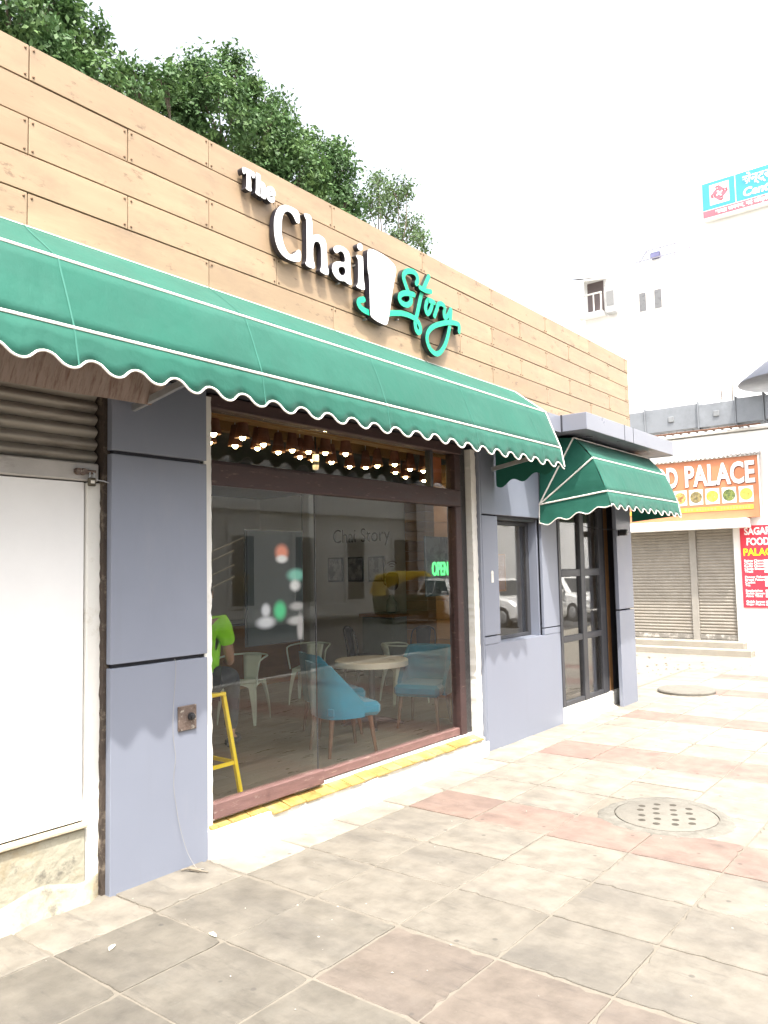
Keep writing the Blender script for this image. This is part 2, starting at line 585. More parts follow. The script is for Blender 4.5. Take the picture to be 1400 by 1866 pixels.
SLABS = [slab_mesh(k) for k in range(6)]
rs = random.Random(3)
RED = {8: 1, 12: 1, 16: 1, 20: 1, 24: 1, 4: 1, 0: 1, 27: 1}
for i in range(len(XS) - 1):
    for j in range(len(YS) - 1):
        x0, x1, y1, y0 = XS[i], XS[i + 1], YS[j], YS[j + 1]
        cx_, cy_ = (x0 + x1) / 2, (y0 + y1) / 2
        if x1 > MH[0] - .42 and x0 < MH[0] + .42 and y1 > MH[1] - .42 and y0 < MH[1] + .42 and math.hypot(cx_ - MH[0], cy_ - MH[1]) < .3:
            continue
        gp = .010 if j % 2 else .008
        if i == 9:
            x0 += .016
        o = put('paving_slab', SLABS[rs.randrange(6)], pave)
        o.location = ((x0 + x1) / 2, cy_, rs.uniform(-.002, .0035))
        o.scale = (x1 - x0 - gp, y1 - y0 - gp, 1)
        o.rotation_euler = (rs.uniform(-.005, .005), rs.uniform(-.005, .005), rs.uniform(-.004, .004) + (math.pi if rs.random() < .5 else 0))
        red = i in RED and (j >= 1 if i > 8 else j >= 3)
        falloff_wear = min(1, max(0, (cx_ - 1.5) / 6.0))  # brightness falloff along x, plus some wear, painted into the slab tint
        L_ = .50 + .70 * falloff_wear + rs.uniform(-.03, .03)
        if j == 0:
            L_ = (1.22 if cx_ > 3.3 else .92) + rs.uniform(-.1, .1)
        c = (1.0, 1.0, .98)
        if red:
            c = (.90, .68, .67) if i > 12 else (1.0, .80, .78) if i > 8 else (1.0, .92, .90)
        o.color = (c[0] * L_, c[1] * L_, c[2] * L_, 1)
road = struct(G().add([(-60, -15.5, -.012), (120, -15.5, -.012), (120, -5.9, -.012), (-60, -5.9, -.012)], [(0, 1, 2, 3)]).build('road', m_road, fix=False))
for y in (-5.9, -15.7):
    struct(G().box(-60, 14.2 if y > -6 else 120, y, y + .2, -.1, .10 if y < -6 else .004).build('kerb', m_kerb, bevel=.02))
struct(G().box(-60, 120, -19.5, -15.71, -.1, .09).build('far_pavement', m_kerb))

# ------------------------------------------------------------------ the cafe building
cafe = thing('cafe_building', 'single storey cafe with wood board fascia, grey panels and big shop window', 'building', (6.4, 0, 0))
XL, XR = -.6, 10.36
YC = -.26
# fascia boards: six staggered rows, each board a piece
rows = [4.62, 4.425, 4.222, 4.020, 3.817, 3.613]
ROWH = [rows[k] - rows[k + 1] for k in range(5)] + [.19]
G().box(XL, XR - .01, YC + .018, YC + .10, 3.425, 4.612).build('fascia_backing', m_gap, cafe)
sc = G()
for k, z1_ in enumerate(rows):
    z0_ = z1_ - ROWH[k]
    x = (1.962 if k % 2 == 0 else 2.554) - 1.185 * 4
    while x < XR:
        a, b = max(x, XL), min(x + 1.185, XR)
        if b - a > .05:
            d = random.uniform(-.0025, .0025)
            G().box(a + .003, b - .003, YC + d, YC + .016, z0_ + .004, z1_ - .003).build('cladding_board', m_board, cafe, bevel=.002)
            for xx in (a + .022, b - .022):
                for zz in (z0_ + .025, z1_ - .025):
                    sc.lathe([(.0065, 0), (.0065, .004), (.003, .006)], (0, 0, 0), 7)
                    n = 21
                    for q in range(len(sc.v) - n, len(sc.v)):
                        vx, vy, vz = sc.v[q]
                        sc.v[q] = (xx + vx, YC + d - vz, zz + vy)
        x += 1.185
stuff(sc.build('screw', m_screw, cafe, smooth=True))
# end return of the fascia and the top capping
G().box(XR - .008, XR + .004, YC + .005, 1.2, 3.43, 4.60).build('fascia_end', m_board, cafe)
G().box(XL, XR, YC + .10, .5, 3.40, 4.56).build('parapet_wall', m_white, cafe)
G().box(XL, XR, .10, 7.2, 3.30, 3.396).build('roof', m_ceil, cafe)
# masonry behind the panels
G().box(XL, XR, .30, .45, 3.02, 3.30).build('lintel', m_plaster, cafe)
G().box(XL, XR - .02, -.10, .30, 3.06, 3.42).build('lintel', m_groove, cafe)
G().box(10.30, 10.42, .01, 7.2, -.05, 3.30).build('end_wall', m_white, cafe)
G().box(XL, 10.30, 7.08, 7.2, -.05, 3.30).build('rear_wall', m_white, cafe)
G().box(XL, XL + .12, .3, 7.08, -.05, 3.30).build('side_wall', m_white, cafe)


def panel(x0, x1, z0, z1, y0=0.0, y1=.05, m=m_acp):
    return G().box(x0, x1, y0, y1, z0, z1).build('wall_panel', m, cafe, bevel=.003)


# first pier, left of the shop window
G().box(2.655, 3.30, .03, .28, -.06, 3.06).build('pier_core', m_groove, cafe)
for z0, z1 in ((-.02, 1.283), (1.307, 2.550), (2.573, 3.05)):
    panel(2.625, 3.332, z0, z1)
# second pier with the recessed side window
G().box(6.90, 7.15, .052, .28, -.06, 3.06).build('pier_core', m_groove, cafe)
G().box(8.13, 8.50, .03, .28, -.06, 3.06).build('pier_core', m_groove, cafe)
G().box(7.15, 8.13, .03, .28, -.06, 1.04).build('pier_core', m_groove, cafe)
G().box(7.15, 8.13, .03, .28, 2.36, 3.06).build('pier_core', m_groove, cafe)
panel(6.83, 8.53, -.04, 1.048)
panel(6.83, 7.14, 1.140, 2.358)
panel(8.13, 8.53, 1.132, 3.28)
panel(6.83, 8.105, 2.375, 3.28)
G().box(6.83, 7.14, 0.0, .05, 1.052, 1.126).build('wall_panel', m_acp, cafe, bevel=.003)
G().box(8.13, 8.53, 0.0, .05, 1.052, 1.120).build('wall_panel', m_acp, cafe, bevel=.003)
G().box(6.80, 6.829, .004, .28, -.03, 3.06).build('pier_return', m_acp, cafe)
# side window: grey reveal, black frame, pane
sw = G().box(7.14, 8.13, .052, .20, 1.0, 1.05).build('side_window', m_acp, cafe)
G().box(8.10, 8.13, .052, .22, 1.052, 2.358).build('reveal', m_acp, sw)
G().box(7.142, 8.098, .052, .22, 2.330, 2.360).build('reveal', m_black, sw)
f = G()
f.box(7.145, 7.19, .15, .19, 1.053, 2.325)
f.box(8.035, 8.098, .15, .19, 1.053, 2.325)
f.box(7.192, 8.033, .15, .19, 1.053, 1.092)
f.box(7.192, 8.033, .15, .19, 2.285, 2.325)
f.build('frame', m_black, sw, bevel=.004)
G().box(7.192, 8.033, .168, .174, 1.094, 2.283).build('pane', m_glass2, sw)
# third pier: thin panels standing off a core
G().box(10.29, 10.40, -.13, .28, -.06, 3.06).build('pier_core', m_groove, cafe)
panel(9.91, 10.425, -.03, 1.225, -.18, -.13)
panel(9.91, 10.425, 1.247, 3.28, -.18, -.13)
# glazed door between second and third pier
gd = G().box(8.532, 10.28, -.02, .16, -.05, .175).build('glazed_door', m_plaster, cafe, bevel=.012)
f = G()
f.box(8.535, 8.60, -.01, .05, .18, 3.04)
f.box(9.135, 9.262, -.015, .055, .18, 3.04)
f.box(9.72, 9.862, -.01, .05, .18, 3.04)
for z0, z1 in ((.18, .235), (.918, .992), (1.695, 1.785), (2.52, 2.60), (2.98, 3.04)):
    f.box(8.602, 9.133, -.008, .048, z0, z1)
    f.box(9.264, 9.718, -.008, .048, z0, z1)
f.build('door_frame', m_black, gd, bevel=.006)
for z0, z1 in ((.237, .916), (.994, 1.693), (1.787, 2.518), (2.602, 2.978)):
    for x0, x1 in ((8.602, 9.133), (9.264, 9.718)):
        G().box(x0, x1, .018, .024, z0, z1).build('pane', m_glass2, gd)
G().box(9.95, 10.12, .03, .10, .12, 3.04).build('wood_strip', M('bare wood strip', (.30, .155, .06), .6, .3, 6, (4, 4, .5), .2, dirt=[((.09, .04, .02), 8, .5, .7, .8, (4, 4, .6))]), gd, bevel=.004)
G().box(9.865, 9.948, .01, .10, .18, 3.04).build('door_jamb', m_groove, gd)
G().box(10.122, 10.285, .03, .10, .10, 3.04).build('door_jamb', m_groove, gd)

# shop window: white ragged plaster edges, brown frame, two sliding panes, transom lights
def ragged(x0, x1, y0, y1, z0, z1, amp, seed, both=True):
    r = random.Random(seed)
    n = int((z1 - z0) / .035)
    g = G()
    L_, R_ = [], []
    for k in range(n + 1):
        z = z0 + (z1 - z0) * k / n
        L_.append((x0 + (r.uniform(-amp, amp) if both else 0), z))
        R_.append((x1 + r.uniform(-amp, amp) - (amp * 3 * r.random() if r.random() < .12 else 0), z))
    g.prism(R_ + L_[::-1], y0, y1)
    return g


ragged(3.334, 3.398, .035, .30, -.02, 3.02, .003, 5, False).build('plaster_edge', m_plaster, cafe)
ragged(6.700, 6.795, .035, .30, -.02, 3.02, .0045, 6).build('plaster_edge', m_plaster, cafe)
win = G().box(3.40, 6.69, .20, .30, 0.0, .185).build('shop_window', m_plaster, cafe)
f = G()
f.box(3.402, 6.575, .08, .19, 2.435, 2.60)
f.box(3.402, 6.575, .06, .19, 2.955, 3.05)
f.box(6.475, 6.575, .08, .19, .19, 2.433)
f.box(6.475, 6.575, .08, .19, 2.602, 2.953)
f.box(3.402, 3.432, .08, .19, 2.602, 2.953)
f.build('frame', m_brown, win, bevel=.006)
G().box(3.402, 4.475, .062, .079, 2.425, 2.58).build('sliding_head_rail', m_brown, win, bevel=.003)
G().box(6.577, 6.69, .10, .20, .20, 3.05).build('tiled_jamb', M('black mosaic strip', (.03, .028, .03), .35, .5, 40, bump=.6, bscale=60, dirt=[((.5, .48, .45), 60, .66, .7, .8, None)]), win)
G().box(3.402, 4.46, .02, .10, .222, .325).build('sliding_bottom_rail', m_rail, win, bevel=.006)
G().box(4.462, 6.575, .10, .17, .218, .288).build('bottom_rail', m_rail, win, bevel=.006)
G().box(4.462, 6.69, .065, .098, .196, .216).build('track', m_pipe, win, bevel=.004)
G().box(3.402, 4.432, .064, .070, .327, 2.423).build('sliding_pane', m_glass, win)
G().box(4.440, 6.473, .128, .134, .290, 2.433).build('fixed_pane', m_glass, win)
G().box(3.434, 6.10, .128, .136, 2.602, 2.953).build('transom_pane', m_glass, win)
G().box(6.10, 6.145, .11, .17, 2.602, 2.953).build('transom_post', m_black, win)
G().box(6.147, 6.473, .128, .136, 2.602, 2.953).build('transom_pane', m_glass, win)
# sill of yellow tiles, each its own piece
r = random.Random(11)
x = 3.36
G().box(4.433, 4.438, .062, .072, .33, 2.42).build('pane_gasket', m_black, win)
G().box(3.33, 6.72, -.03, .20, -.04, .170).build('sill_bed', m_plaster, cafe)
while x < 6.66:
    w = .165
    t = Matrix.Translation((x + w / 2, .03, .184 + r.uniform(-.003, .003))) @ Matrix.Rotation(math.radians(12 + r.uniform(-2, 2)), 4, 'X') @ Matrix.Rotation(r.uniform(-.02, .02), 4, 'Z')
    ln = .085 if x > 3.7 else .03
    G().box(-w / 2 + .004, w / 2 - .004, -ln + r.uniform(-.008, .004), .045, -.008, .008, mat=t).build('sill_tile', m_tileY, cafe, bevel=.002)
    x += w
# lime plaster foot below the window, worn and uneven
def foot(x0, x1, yback, depth, h, seed, n=90, m=m_plaster, name='plaster_foot'):
    r = random.Random(seed)
    nz = [r.random() for _ in range(400)]

    def sm(t):
        i = int(t)
        a = t - i
        a = a * a * (3 - 2 * a)
        return nz[i % 400] * (1 - a) + nz[(i + 1) % 400] * a
    prof = [(0, 1), (.12, .93), (.25, .72), (.45, .42), (.7, .18), (1, 0.0)]

    def fn(u, v):
        x_ = x0 + (x1 - x0) * u
        i = int(round(v * 5))
        d, h_ = prof[i]
        e = min(1, min(x_ - x0, x1 - x_) / .09) * (.45 + .75 * sm(x_ * 3.1) + .25 * sm(x_ * 11 + 40))
        return (x_, yback - depth * d * e, h * h_ * (.7 + .5 * sm(x_ * 4 + 90)) + (.012 * sm(x_ * 23 + 7 * i) if 0 < i < 5 else 0) - (.012 if i == 5 else 0))
    g = G().grid(fn, n, 5)
    return g.build(name, m, cafe, smooth=True, fix=False, angle=180)


foot(3.34, 6.80, -.026, .085, .155, 2)
foot(8.54, 9.93, -.018, .16, .06, 4)

# closed shop at the left: shutter slats, bar, white sheet and plinth
sh = G().box(XL, 2.60, .20, .28, .30, 3.05).build('roller_shutter', m_gap, cafe)
z = 2.498
sl_me = None
while z < 3.02:
    def fn(u, v, z=z):
        a = math.pi * (v * 1.02 - .01)
        return (.9 + 1.692 * u, .135 - .036 * math.sin(a), z + .0755 * (.5 - .5 * math.cos(a)) if False else z + .0745 * v)
    if sl_me is None:
        o = G().grid(fn, 1, 8).build('slat', m_slat, sh, smooth=True, fix=False, angle=180)
        sl_me = o.data
        z_first = z
    else:
        o = put('slat', sl_me, sh)
        o.location.z = z - z_first
    z += .0755
G().box(.9, 2.595, .085, .16, 2.385, 2.492).build('bottom_bar', m_bar, sh, bevel=.008)
G().box(.9, 2.515, .11, .15, .435, 2.378).build('sheet_panel', m_sheet, sh, bevel=.003)
G().box(2.522, 2.625, .09, .25, -.03, 2.378).build('wall_edge', m_plaster, cafe, bevel=.006)
ragged(2.606, 2.646, .055, .25, -.03, 3.0, .004, 21).build('plaster_edge', M('broken plaster edge', (.06, .045, .035), .9, .3, 14, bump=.6, dirt=[((.30, .25, .19), 9, .55, .7, .8, None)]), cafe)
G().box(.6, 2.52, .075, .25, -.03, .405).build('plinth', m_lime, cafe, bevel=.01)
G().box(.6, 2.52, .05, .11, .406, .430).build('plinth_ledge', M('sandy ledge', (.52, .45, .33), .9, .2, 9, bump=.6), cafe, bevel=.006)
foot(.6, 2.60, .078, .075, .15, 9, m=m_lime, name='plinth_foot')
# rusty tin hood over the shutter, its face leaning outwards
tn = G()
tn.hexa([(.7, -.20, 2.800), (2.755, -.20, 2.830), (2.60, .12, 2.91), (.7, .12, 2.89)], [(.7, -.30, 3.02), (2.86, -.30, 3.03), (2.62, .12, 3.05), (.7, .12, 3.05)])
tn.build('shutter_hood', m_rust, cafe)

# grey panel fascia box over the door
fb = G().box(7.90, 10.74, -.70, .0, 3.292, 3.478).build('canopy_fascia', m_acp2, cafe, bevel=.004)
G().box(8.98, 8.988, -.7025, -.60, 3.29, 3.4795).build('joint', m_groove, fb)
G().box(9.26, 9.268, -.7025, -.60, 3.29, 3.4795).build('joint', m_groove, fb)
G().box(10.742, 10.756, -.705, .0, 3.285, 3.485).build('end_cap', m_pipe, fb)
G().box(7.894, 7.898, -.42, -.40, 3.29, 3.4795).build('joint', m_groove, fb)
G().box(7.60, 7.893, -.40, .0, 3.29, 3.47).build('fascia_return', m_acp2, fb)

# inside: boarded floor, walls, ceiling
G().box(2.77, 10.19, .305, 6.89, .02, .135).build('floor_bed', m_gap, cafe)
fl_me = [G().box(0, 1.197, 0, .147, .136, .150).mesh('floor_board', m_floorin) for _ in range(1)]
y = .24
k = 0
while y < 6.0:
    x = 2.77 - (k % 3) * .4
    while x < 10.2:
        if x + 1.2 < 10.4:
            o = put('floor_board', fl_me[0], cafe)
            o.location = (x - 6.4, y, random.uniform(-.0006, .0006))
        x += 1.2
    y += .15
    k += 1
G().box(2.70, 10.30, .30, 7.08, 3.20, 3.29).build('ceiling', m_ceil, cafe)
G().box(2.66, 2.76, .30, 7.0, .0, 3.2).build('inner_wall', m_wallin, cafe)
G().box(2.76, 10.2, 6.9, 7.0, .15, 3.2).build('inner_wall', m_wallin, cafe)
G().box(10.2, 10.29, .35, 7.0, .15, 3.2).build('inner_wall', m_wallin, cafe)
for k in range(6):
    G().box(6.3, 8.3, 6.84, 6.89, .15 + k * .36, .15 + k * .36 + .35).build('wall_board', m_woodin, cafe)
for k in range(20):
    G().box(9.75, 10.12, 2.75, 3.15, .15 + k * .15, .15 + k * .15 + .146).build('column_board', m_woodin, cafe, bevel=.003)
for k in range(13):
    G().box(7.40, 7.50, .32, .98, .15 + k * .22, .15 + k * .22 + .216).build('wall_board', m_woodin, cafe, bevel=.003)
G().box(3.0, 6.9, .34, .46, 2.98, 3.2).build('ceiling_beam', m_woodlt, cafe)
G().box(3.0, 6.9, .94, 1.02, 3.02, 3.2).build('ceiling_beam', m_woodlt, cafe)

# ------------------------------------------------------------------ awnings
def awning(root, prof, x0, x1, seams, period, amp, phase, sag_seed, left_side=None, right_side=None):
    r = random.Random(sag_seed)
    nz = [r.uniform(-1, 1) for _ in range(300)]

    def sm(t):
        i = math.floor(t)
        a = t - i
        a = a * a * (3 - 2 * a)
        return nz[i % 300] * (1 - a) + nz[(i + 1) % 300] * a

    def at(x, i, t):
        (ya, za), (yb, zb) = prof[i], prof[i + 1]
        y, z = ya + (yb - ya) * t, za + (zb - za) * t
        nx, nz_ = -(za - zb), -(yb - ya)
        l = math.hypot(nx, nz_)
        b = math.sin(math.pi * t)
        d = b * (.004 + .009 * sm(x * 1.7 + 31 * i) + .004 * sm(x * 7 + 11 * i + 3 * t)) - (.004 * b * max(0, math.cos((x - seams[0]) * 2 * math.pi / 1.193)) if len(seams) > 3 else 0)
        return (x, y + nx / l * d, z + abs(nz_) / l * d)

    def scal(x):
        c = math.cos((x - phase) * 2 * math.pi / period)
        c = math.copysign(abs(c) ** .75, c)
        return amp * c + .006 * sm(x * 3.3 + 77)
    g = G()
    nu = int((x1 - x0) / .06)
    for i in range(len(prof) - 2):
        g.grid(lambda u, v: at(x0 + (x1 - x0) * u, i, v), nu, 6)
    i = len(prof) - 2
    zb, yb = prof[i + 1][1], prof[i + 1][0]
    nu2 = int((x1 - x0) / period * 14)

    def val(u, v):
        x = x0 + (x1 - x0) * u
        zt, yt = prof[i][1], prof[i][0]
        z = zt + (zb + scal(x) - zt) * v
        return (x, yt + (yb - yt) * v + .012 * v * sm(x * 2.1 + 9) + .006 * v * math.cos((x - phase) * 2 * math.pi / period), z)
    g.grid(val, nu2, 3)
    c = g.build('canvas', m_canvas, root, smooth=True, fix=False, angle=25)
    md = c.modifiers.new('thick', 'SOLIDIFY')
    md.thickness = .003
    p = G()
    for k in range(1, len(prof) - 1):
        y, z = prof[k]
        p.tube([(x0, y - .002, z + .002), (x1, y - .002, z + .002)], .0085, 6)
    p.tube([(x0, prof[0][0] - .004, prof[0][1]), (x1, prof[0][0] - .004, prof[0][1])], .004, 5)
    ed = [val(u / nu2, 1) for u in range(nu2 + 1)]
    p.tube([(a, b - .003, c_) for a, b, c_ in ed], .0065, 5)
    p.build('piping', m_pipe, root, smooth=True)
    s = G()
    for sx in seams:
        line = [Vector(at(sx, k, t / 6)) + Vector((0, -.0045, .0045)) for k in range(len(prof) - 2) for t in range(7)] + [Vector(val((sx - x0) / (x1 - x0), t / 3)) + Vector((0, -.006, 0)) for t in range(4)]
        s.add([(q.x - .0045, q.y, q.z) for q in line] + [(q.x + .0045, q.y, q.z) for q in line], [(k, k + 1, k + 1 + len(line), k + len(line)) for k in range(len(line) - 1)])
    stuff(s.build('stitched_seam', m_seam, root, fix=False))
    return at, val


aw = thing('awning', 'long green canvas awning with white piping and scalloped edge over the shop window', 'awning', (3.3, -.26, 3.4), group='green canvas awnings on the cafe front')
P1 = [(-.265, 3.632), (-.60, 3.370), (-.752, 2.990), (-.785, 2.812)]
at1, val1 = awning(aw, P1, -.5, 7.12, [1.94 - 2 * 1.193 + 1.193 * k for k in range(7)], .2375, .028, 2.02, 4)
# closed end, scalloped below
g = G()
bot = []
for k in range(29):
    t = k / 28
    bot.append((7.12, -.785 + .77 * t, 2.80 - .13 * t + .028 * math.sin(t * math.pi * 6) + (0.03 if k == 0 else 0)))
poly = [(7.12, -.265, 3.632), (7.12, -.60, 3.37), (7.12, -.752, 2.99)] + bot + [(7.12, -.012, 3.60)]
g.add(poly, [tuple(range(len(poly)))])
c = g.build('end_canvas', m_canvas, aw, fix=False)
G().tube([(7.118, -.268, 3.632), (7.118, -.606, 3.372), (7.118, -.756, 2.99), (7.118, -.79, 2.80)], .007, 6).build('end_piping', m_pipe, aw, smooth=True)
b = G()
for xx in (2.74, 6.98):
    b.box(-.012, .012, 0, .62, -.02, .02, mat=Matrix.Translation((xx, -.66, 2.93)) @ Matrix.Rotation(math.radians(-9), 4, 'X'))
b.tube([(-.5, -.735, 2.985), (7.11, -.735, 2.985)], .012, 6)
b.tube([(-.5, -.585, 3.355), (7.11, -.585, 3.355)], .012, 6)
b.build('frame_bar', m_steel, aw)

aw2 = thing('awning', 'short green awning with fan folded side over the glazed door', 'awning', (9.3, 0, 3.0), group='green canvas awnings on the cafe front')
P2 = [(-.04, 3.285), (-.45, 3.245), (-.665, 3.0), (-.812, 2.625), (-.845, 2.455)]
H = (8.10, -.005, 2.53)
awning(aw2, P2, 8.10, 10.46, [8.70, 9.29, 9.88], .2375, .026, 8.16, 8)
g = G()
pts = [H] + [(8.10, y, z) for y, z in P2[:4]]
for k in range(1, 4):
    a, b_ = Vector(pts[k]), Vector(pts[k + 1])
    h = Vector(H)

    def fan(u, v, a=a, b_=b_, h=h):
        e = a.lerp(b_, v)
        p = h.lerp(e, u)
        return (p.x - .03 * math.sin(math.pi * v) * u * (1 - .5 * u), p.y, p.z)
    g.grid(fan, 6, 6)
e0, e1 = Vector(H), Vector((8.10, P2[3][0], P2[3][1]))


def sval(u, v):
    t = e0.lerp(e1, u)
    zb = 2.295 + (2.462 - 2.295) * u + .022 * math.cos(u * math.pi * 2 * 3.5 + .3) * min(1, (1 - u) * 6)
    yb = -.005 + (-.845 + .005) * u
    return (t.x - .012 * v, t.y + (yb - t.y) * v, t.z + (zb - t.z) * v)


g.grid(sval, 56, 3)
c = g.build('side_canvas', m_canvas, aw2, smooth=True, fix=False, angle=20)
p = G()
for k in (2, 3, 4):
    p.tube([(H[0] - .004, H[1], H[2]), (8.094, pts[k][1], pts[k][2])], .009, 6)
p.tube([tuple(Vector(sval(u / 56, 1)) + Vector((-.003, 0, 0))) for u in range(57)], .0065, 5)
p.tube([tuple(Vector(sval(0, v / 3)) + Vector((-.003, 0, 0))) for v in range(4)], .005, 5)
p.build('side_piping', m_pipe, aw2, smooth=True)
g = G()
poly = [(10.455, y, z) for y, z in P2] + [(10.455, -.19, 2.40), (10.455, -.19, 3.28)]
g.add(poly, [tuple(range(len(poly)))])
g.build('end_canvas', m_canvas, aw2, fix=False)
G().tube([(10.46, y - .003, z) for y, z in P2[1:]], .007, 6).build('end_piping', m_pipe, aw2, smooth=True)
b = G()
b.tube([(8.11, -.80, 2.62), (10.45, -.80, 2.62)], .012, 6)
b.tube([(8.11, -.655, 2.99), (10.45, -.655, 2.99)], .012, 6)
b.build('frame_bar', m_steel, aw2)

# ------------------------------------------------------------------ the cafe sign
L_T=[(3.37,4.496),(3.384,4.511),(3.489,4.512),(3.487,4.482),(3.48,4.469),(3.472,4.465),(3.461,4.469),(3.449,4.487),(3.448,4.445),(3.453,4.435),(3.451,4.388),(3.457,4.382),(3.455,4.368),(3.437,4.363),(3.407,4.365),(3.401,4.371),(3.411,4.386),(3.412,4.481),(3.405,4.481),(3.397,4.466),(3.387,4.462),(3.376,4.469)]
L_h=[(3.493,4.511),(3.496,4.516),(3.54,4.517),(3.537,4.467),(3.557,4.473),(3.574,4.468),(3.581,4.449),(3.58,4.382),(3.586,4.371),(3.583,4.361),(3.567,4.357),(3.541,4.359),(3.539,4.371),(3.544,4.387),(3.544,4.43),(3.538,4.439),(3.532,4.426),(3.532,4.379),(3.537,4.368),(3.53,4.36),(3.493,4.365),(3.487,4.372),(3.495,4.387),(3.496,4.493)]
L_e=[(3.587,4.434),(3.597,4.454),(3.624,4.47),(3.653,4.472),(3.672,4.453),(3.677,4.422),(3.667,4.413),(3.65,4.407),(3.623,4.402),(3.623,4.392),(3.635,4.393),(3.652,4.403),(3.67,4.407),(3.667,4.375),(3.643,4.357),(3.619,4.355),(3.596,4.368),(3.586,4.396)]
L_e_hole=[(3.62,4.427),(3.629,4.444),(3.641,4.434)]
L_C=[(3.657,4.194),(3.659,4.247),(3.673,4.299),(3.701,4.346),(3.737,4.376),(3.774,4.391),(3.811,4.396),(3.858,4.396),(3.891,4.391),(3.912,4.37),(3.913,4.305),(3.892,4.298),(3.875,4.299),(3.857,4.327),(3.829,4.35),(3.801,4.353),(3.778,4.347),(3.755,4.325),(3.738,4.289),(3.73,4.238),(3.729,4.178),(3.738,4.127),(3.76,4.08),(3.787,4.051),(3.81,4.045),(3.838,4.054),(3.867,4.08),(3.881,4.098),(3.905,4.109),(3.919,4.096),(3.921,4.062),(3.913,4.029),(3.889,4.015),(3.842,4.004),(3.777,4.003),(3.727,4.019),(3.692,4.052),(3.67,4.095),(3.659,4.147)]
L_h2=[(3.953,4.385),(3.963,4.401),(4.042,4.406),(4.041,4.254),(4.059,4.269),(4.094,4.284),(4.129,4.289),(4.17,4.279),(4.192,4.247),(4.196,4.183),(4.196,4.076),(4.209,4.062),(4.213,4.017),(4.184,4.005),(4.128,4.01),(4.114,4.023),(4.127,4.041),(4.132,4.064),(4.134,4.164),(4.13,4.205),(4.113,4.232),(4.083,4.231),(4.06,4.211),(4.047,4.179),(4.045,4.08),(4.062,4.057),(4.064,4.022),(4.034,4.01),(3.975,4.013),(3.961,4.03),(3.976,4.048),(3.979,4.087),(3.982,4.343),(3.975,4.361)]
L_a=[(4.266,4.232),(4.282,4.256),(4.32,4.275),(4.37,4.284),(4.415,4.279),(4.449,4.26),(4.464,4.221),(4.46,4.064),(4.479,4.026),(4.472,4.007),(4.42,4.006),(4.395,4.02),(4.351,4.007),(4.301,4.01),(4.265,4.033),(4.248,4.066),(4.254,4.102),(4.273,4.129),(4.311,4.148),(4.361,4.159),(4.399,4.165),(4.4,4.201),(4.388,4.232),(4.363,4.243),(4.338,4.235),(4.322,4.218),(4.3,4.206),(4.275,4.214)]
L_a_hole=[(4.316,4.084),(4.328,4.107),(4.354,4.121),(4.385,4.126),(4.404,4.11),(4.4,4.081),(4.38,4.058),(4.358,4.052),(4.333,4.058)]
L_dot=[(4.546,4.347),(4.56,4.367),(4.587,4.38),(4.61,4.372),(4.614,4.343),(4.599,4.321),(4.572,4.316),(4.551,4.327)]
L_i=[(4.527,4.258),(4.544,4.272),(4.604,4.278),(4.619,4.273),(4.616,4.113),(4.628,4.06),(4.634,4.015),(4.596,4.007),(4.543,4.008),(4.525,4.018),(4.544,4.036),(4.553,4.06),(4.557,4.224),(4.55,4.243)]
L_cup=[(4.667,4.346),(4.688,4.361),(4.736,4.375),(4.807,4.375),(4.892,4.37),(4.972,4.348),(5.023,4.326),(5.04,4.294),(5.019,4.223),(4.985,4.112),(4.959,4.004),(4.93,3.882),(4.909,3.818),(4.894,3.797),(4.865,3.79),(4.788,3.794),(4.705,3.809),(4.685,3.831),(4.683,3.976),(4.681,4.144),(4.665,4.175),(4.664,4.254)]
L_cupdots=[(4.725,4.107),(4.756,4.102),(4.794,4.096),(4.829,4.09),(4.875,4.086),(4.911,4.09),(4.949,4.094)]
L_sw=[(5.538,4.387),(5.478,4.296),(5.425,4.208),(5.384,4.11),(5.35,4.014),(5.317,3.934),(5.32,3.871),(5.351,3.844),(5.386,3.864),(5.378,3.91),(5.335,3.946),(5.258,3.959),(5.165,3.958),(5.073,3.942),(4.961,3.912),(4.83,3.864),(4.709,3.851),(4.653,3.85),(4.593,3.861),(4.559,3.888),(4.57,3.917),(4.62,3.937)]
L_S=[(5.331,4.263),(5.349,4.296),(5.34,4.334),(5.293,4.353),(5.222,4.341),(5.168,4.312),(5.144,4.27),(5.159,4.225),(5.203,4.159),(5.239,4.119),(5.237,4.076),(5.181,4.036),(5.106,4.035),(5.076,4.065),(5.097,4.102),(5.167,4.134),(5.279,4.15)]
L_bar=[(5.373,4.239),(5.453,4.232),(5.531,4.244)]
L_o=[(5.499,4.166),(5.466,4.121),(5.455,4.067),(5.481,4.036),(5.524,4.077),(5.552,4.143),(5.505,4.164),(5.581,4.16)]
L_r=[(5.588,4.042),(5.623,4.11),(5.647,4.161),(5.698,4.18),(5.734,4.172)]
L_y=[(5.762,4.156),(5.747,4.111),(5.761,4.069),(5.813,4.108),(5.86,4.17),(5.845,4.075),(5.82,3.977),(5.761,3.843),(5.677,3.743),(5.598,3.706),(5.514,3.727),(5.464,3.793),(5.48,3.869),(5.558,3.938),(5.676,3.992),(5.81,4.036),(5.919,4.056),(5.981,4.05),(5.978,3.991)]
YL = -.325
sign = thing('cafe_sign', 'raised cafe name sign with white letters, white tea glass and mint script on wood boards', 'sign', (4.4, YC, 4.1))


def letter(name, out, holes=(), y=YL, mats=(m_face, m_side), it=2, depth=.046):
    h = [chaikin(q, it) for q in holes]
    return G().prism(chaikin(out, it), y, y + depth, h, 0, 1).build(name, list(mats), sign, fix=False)


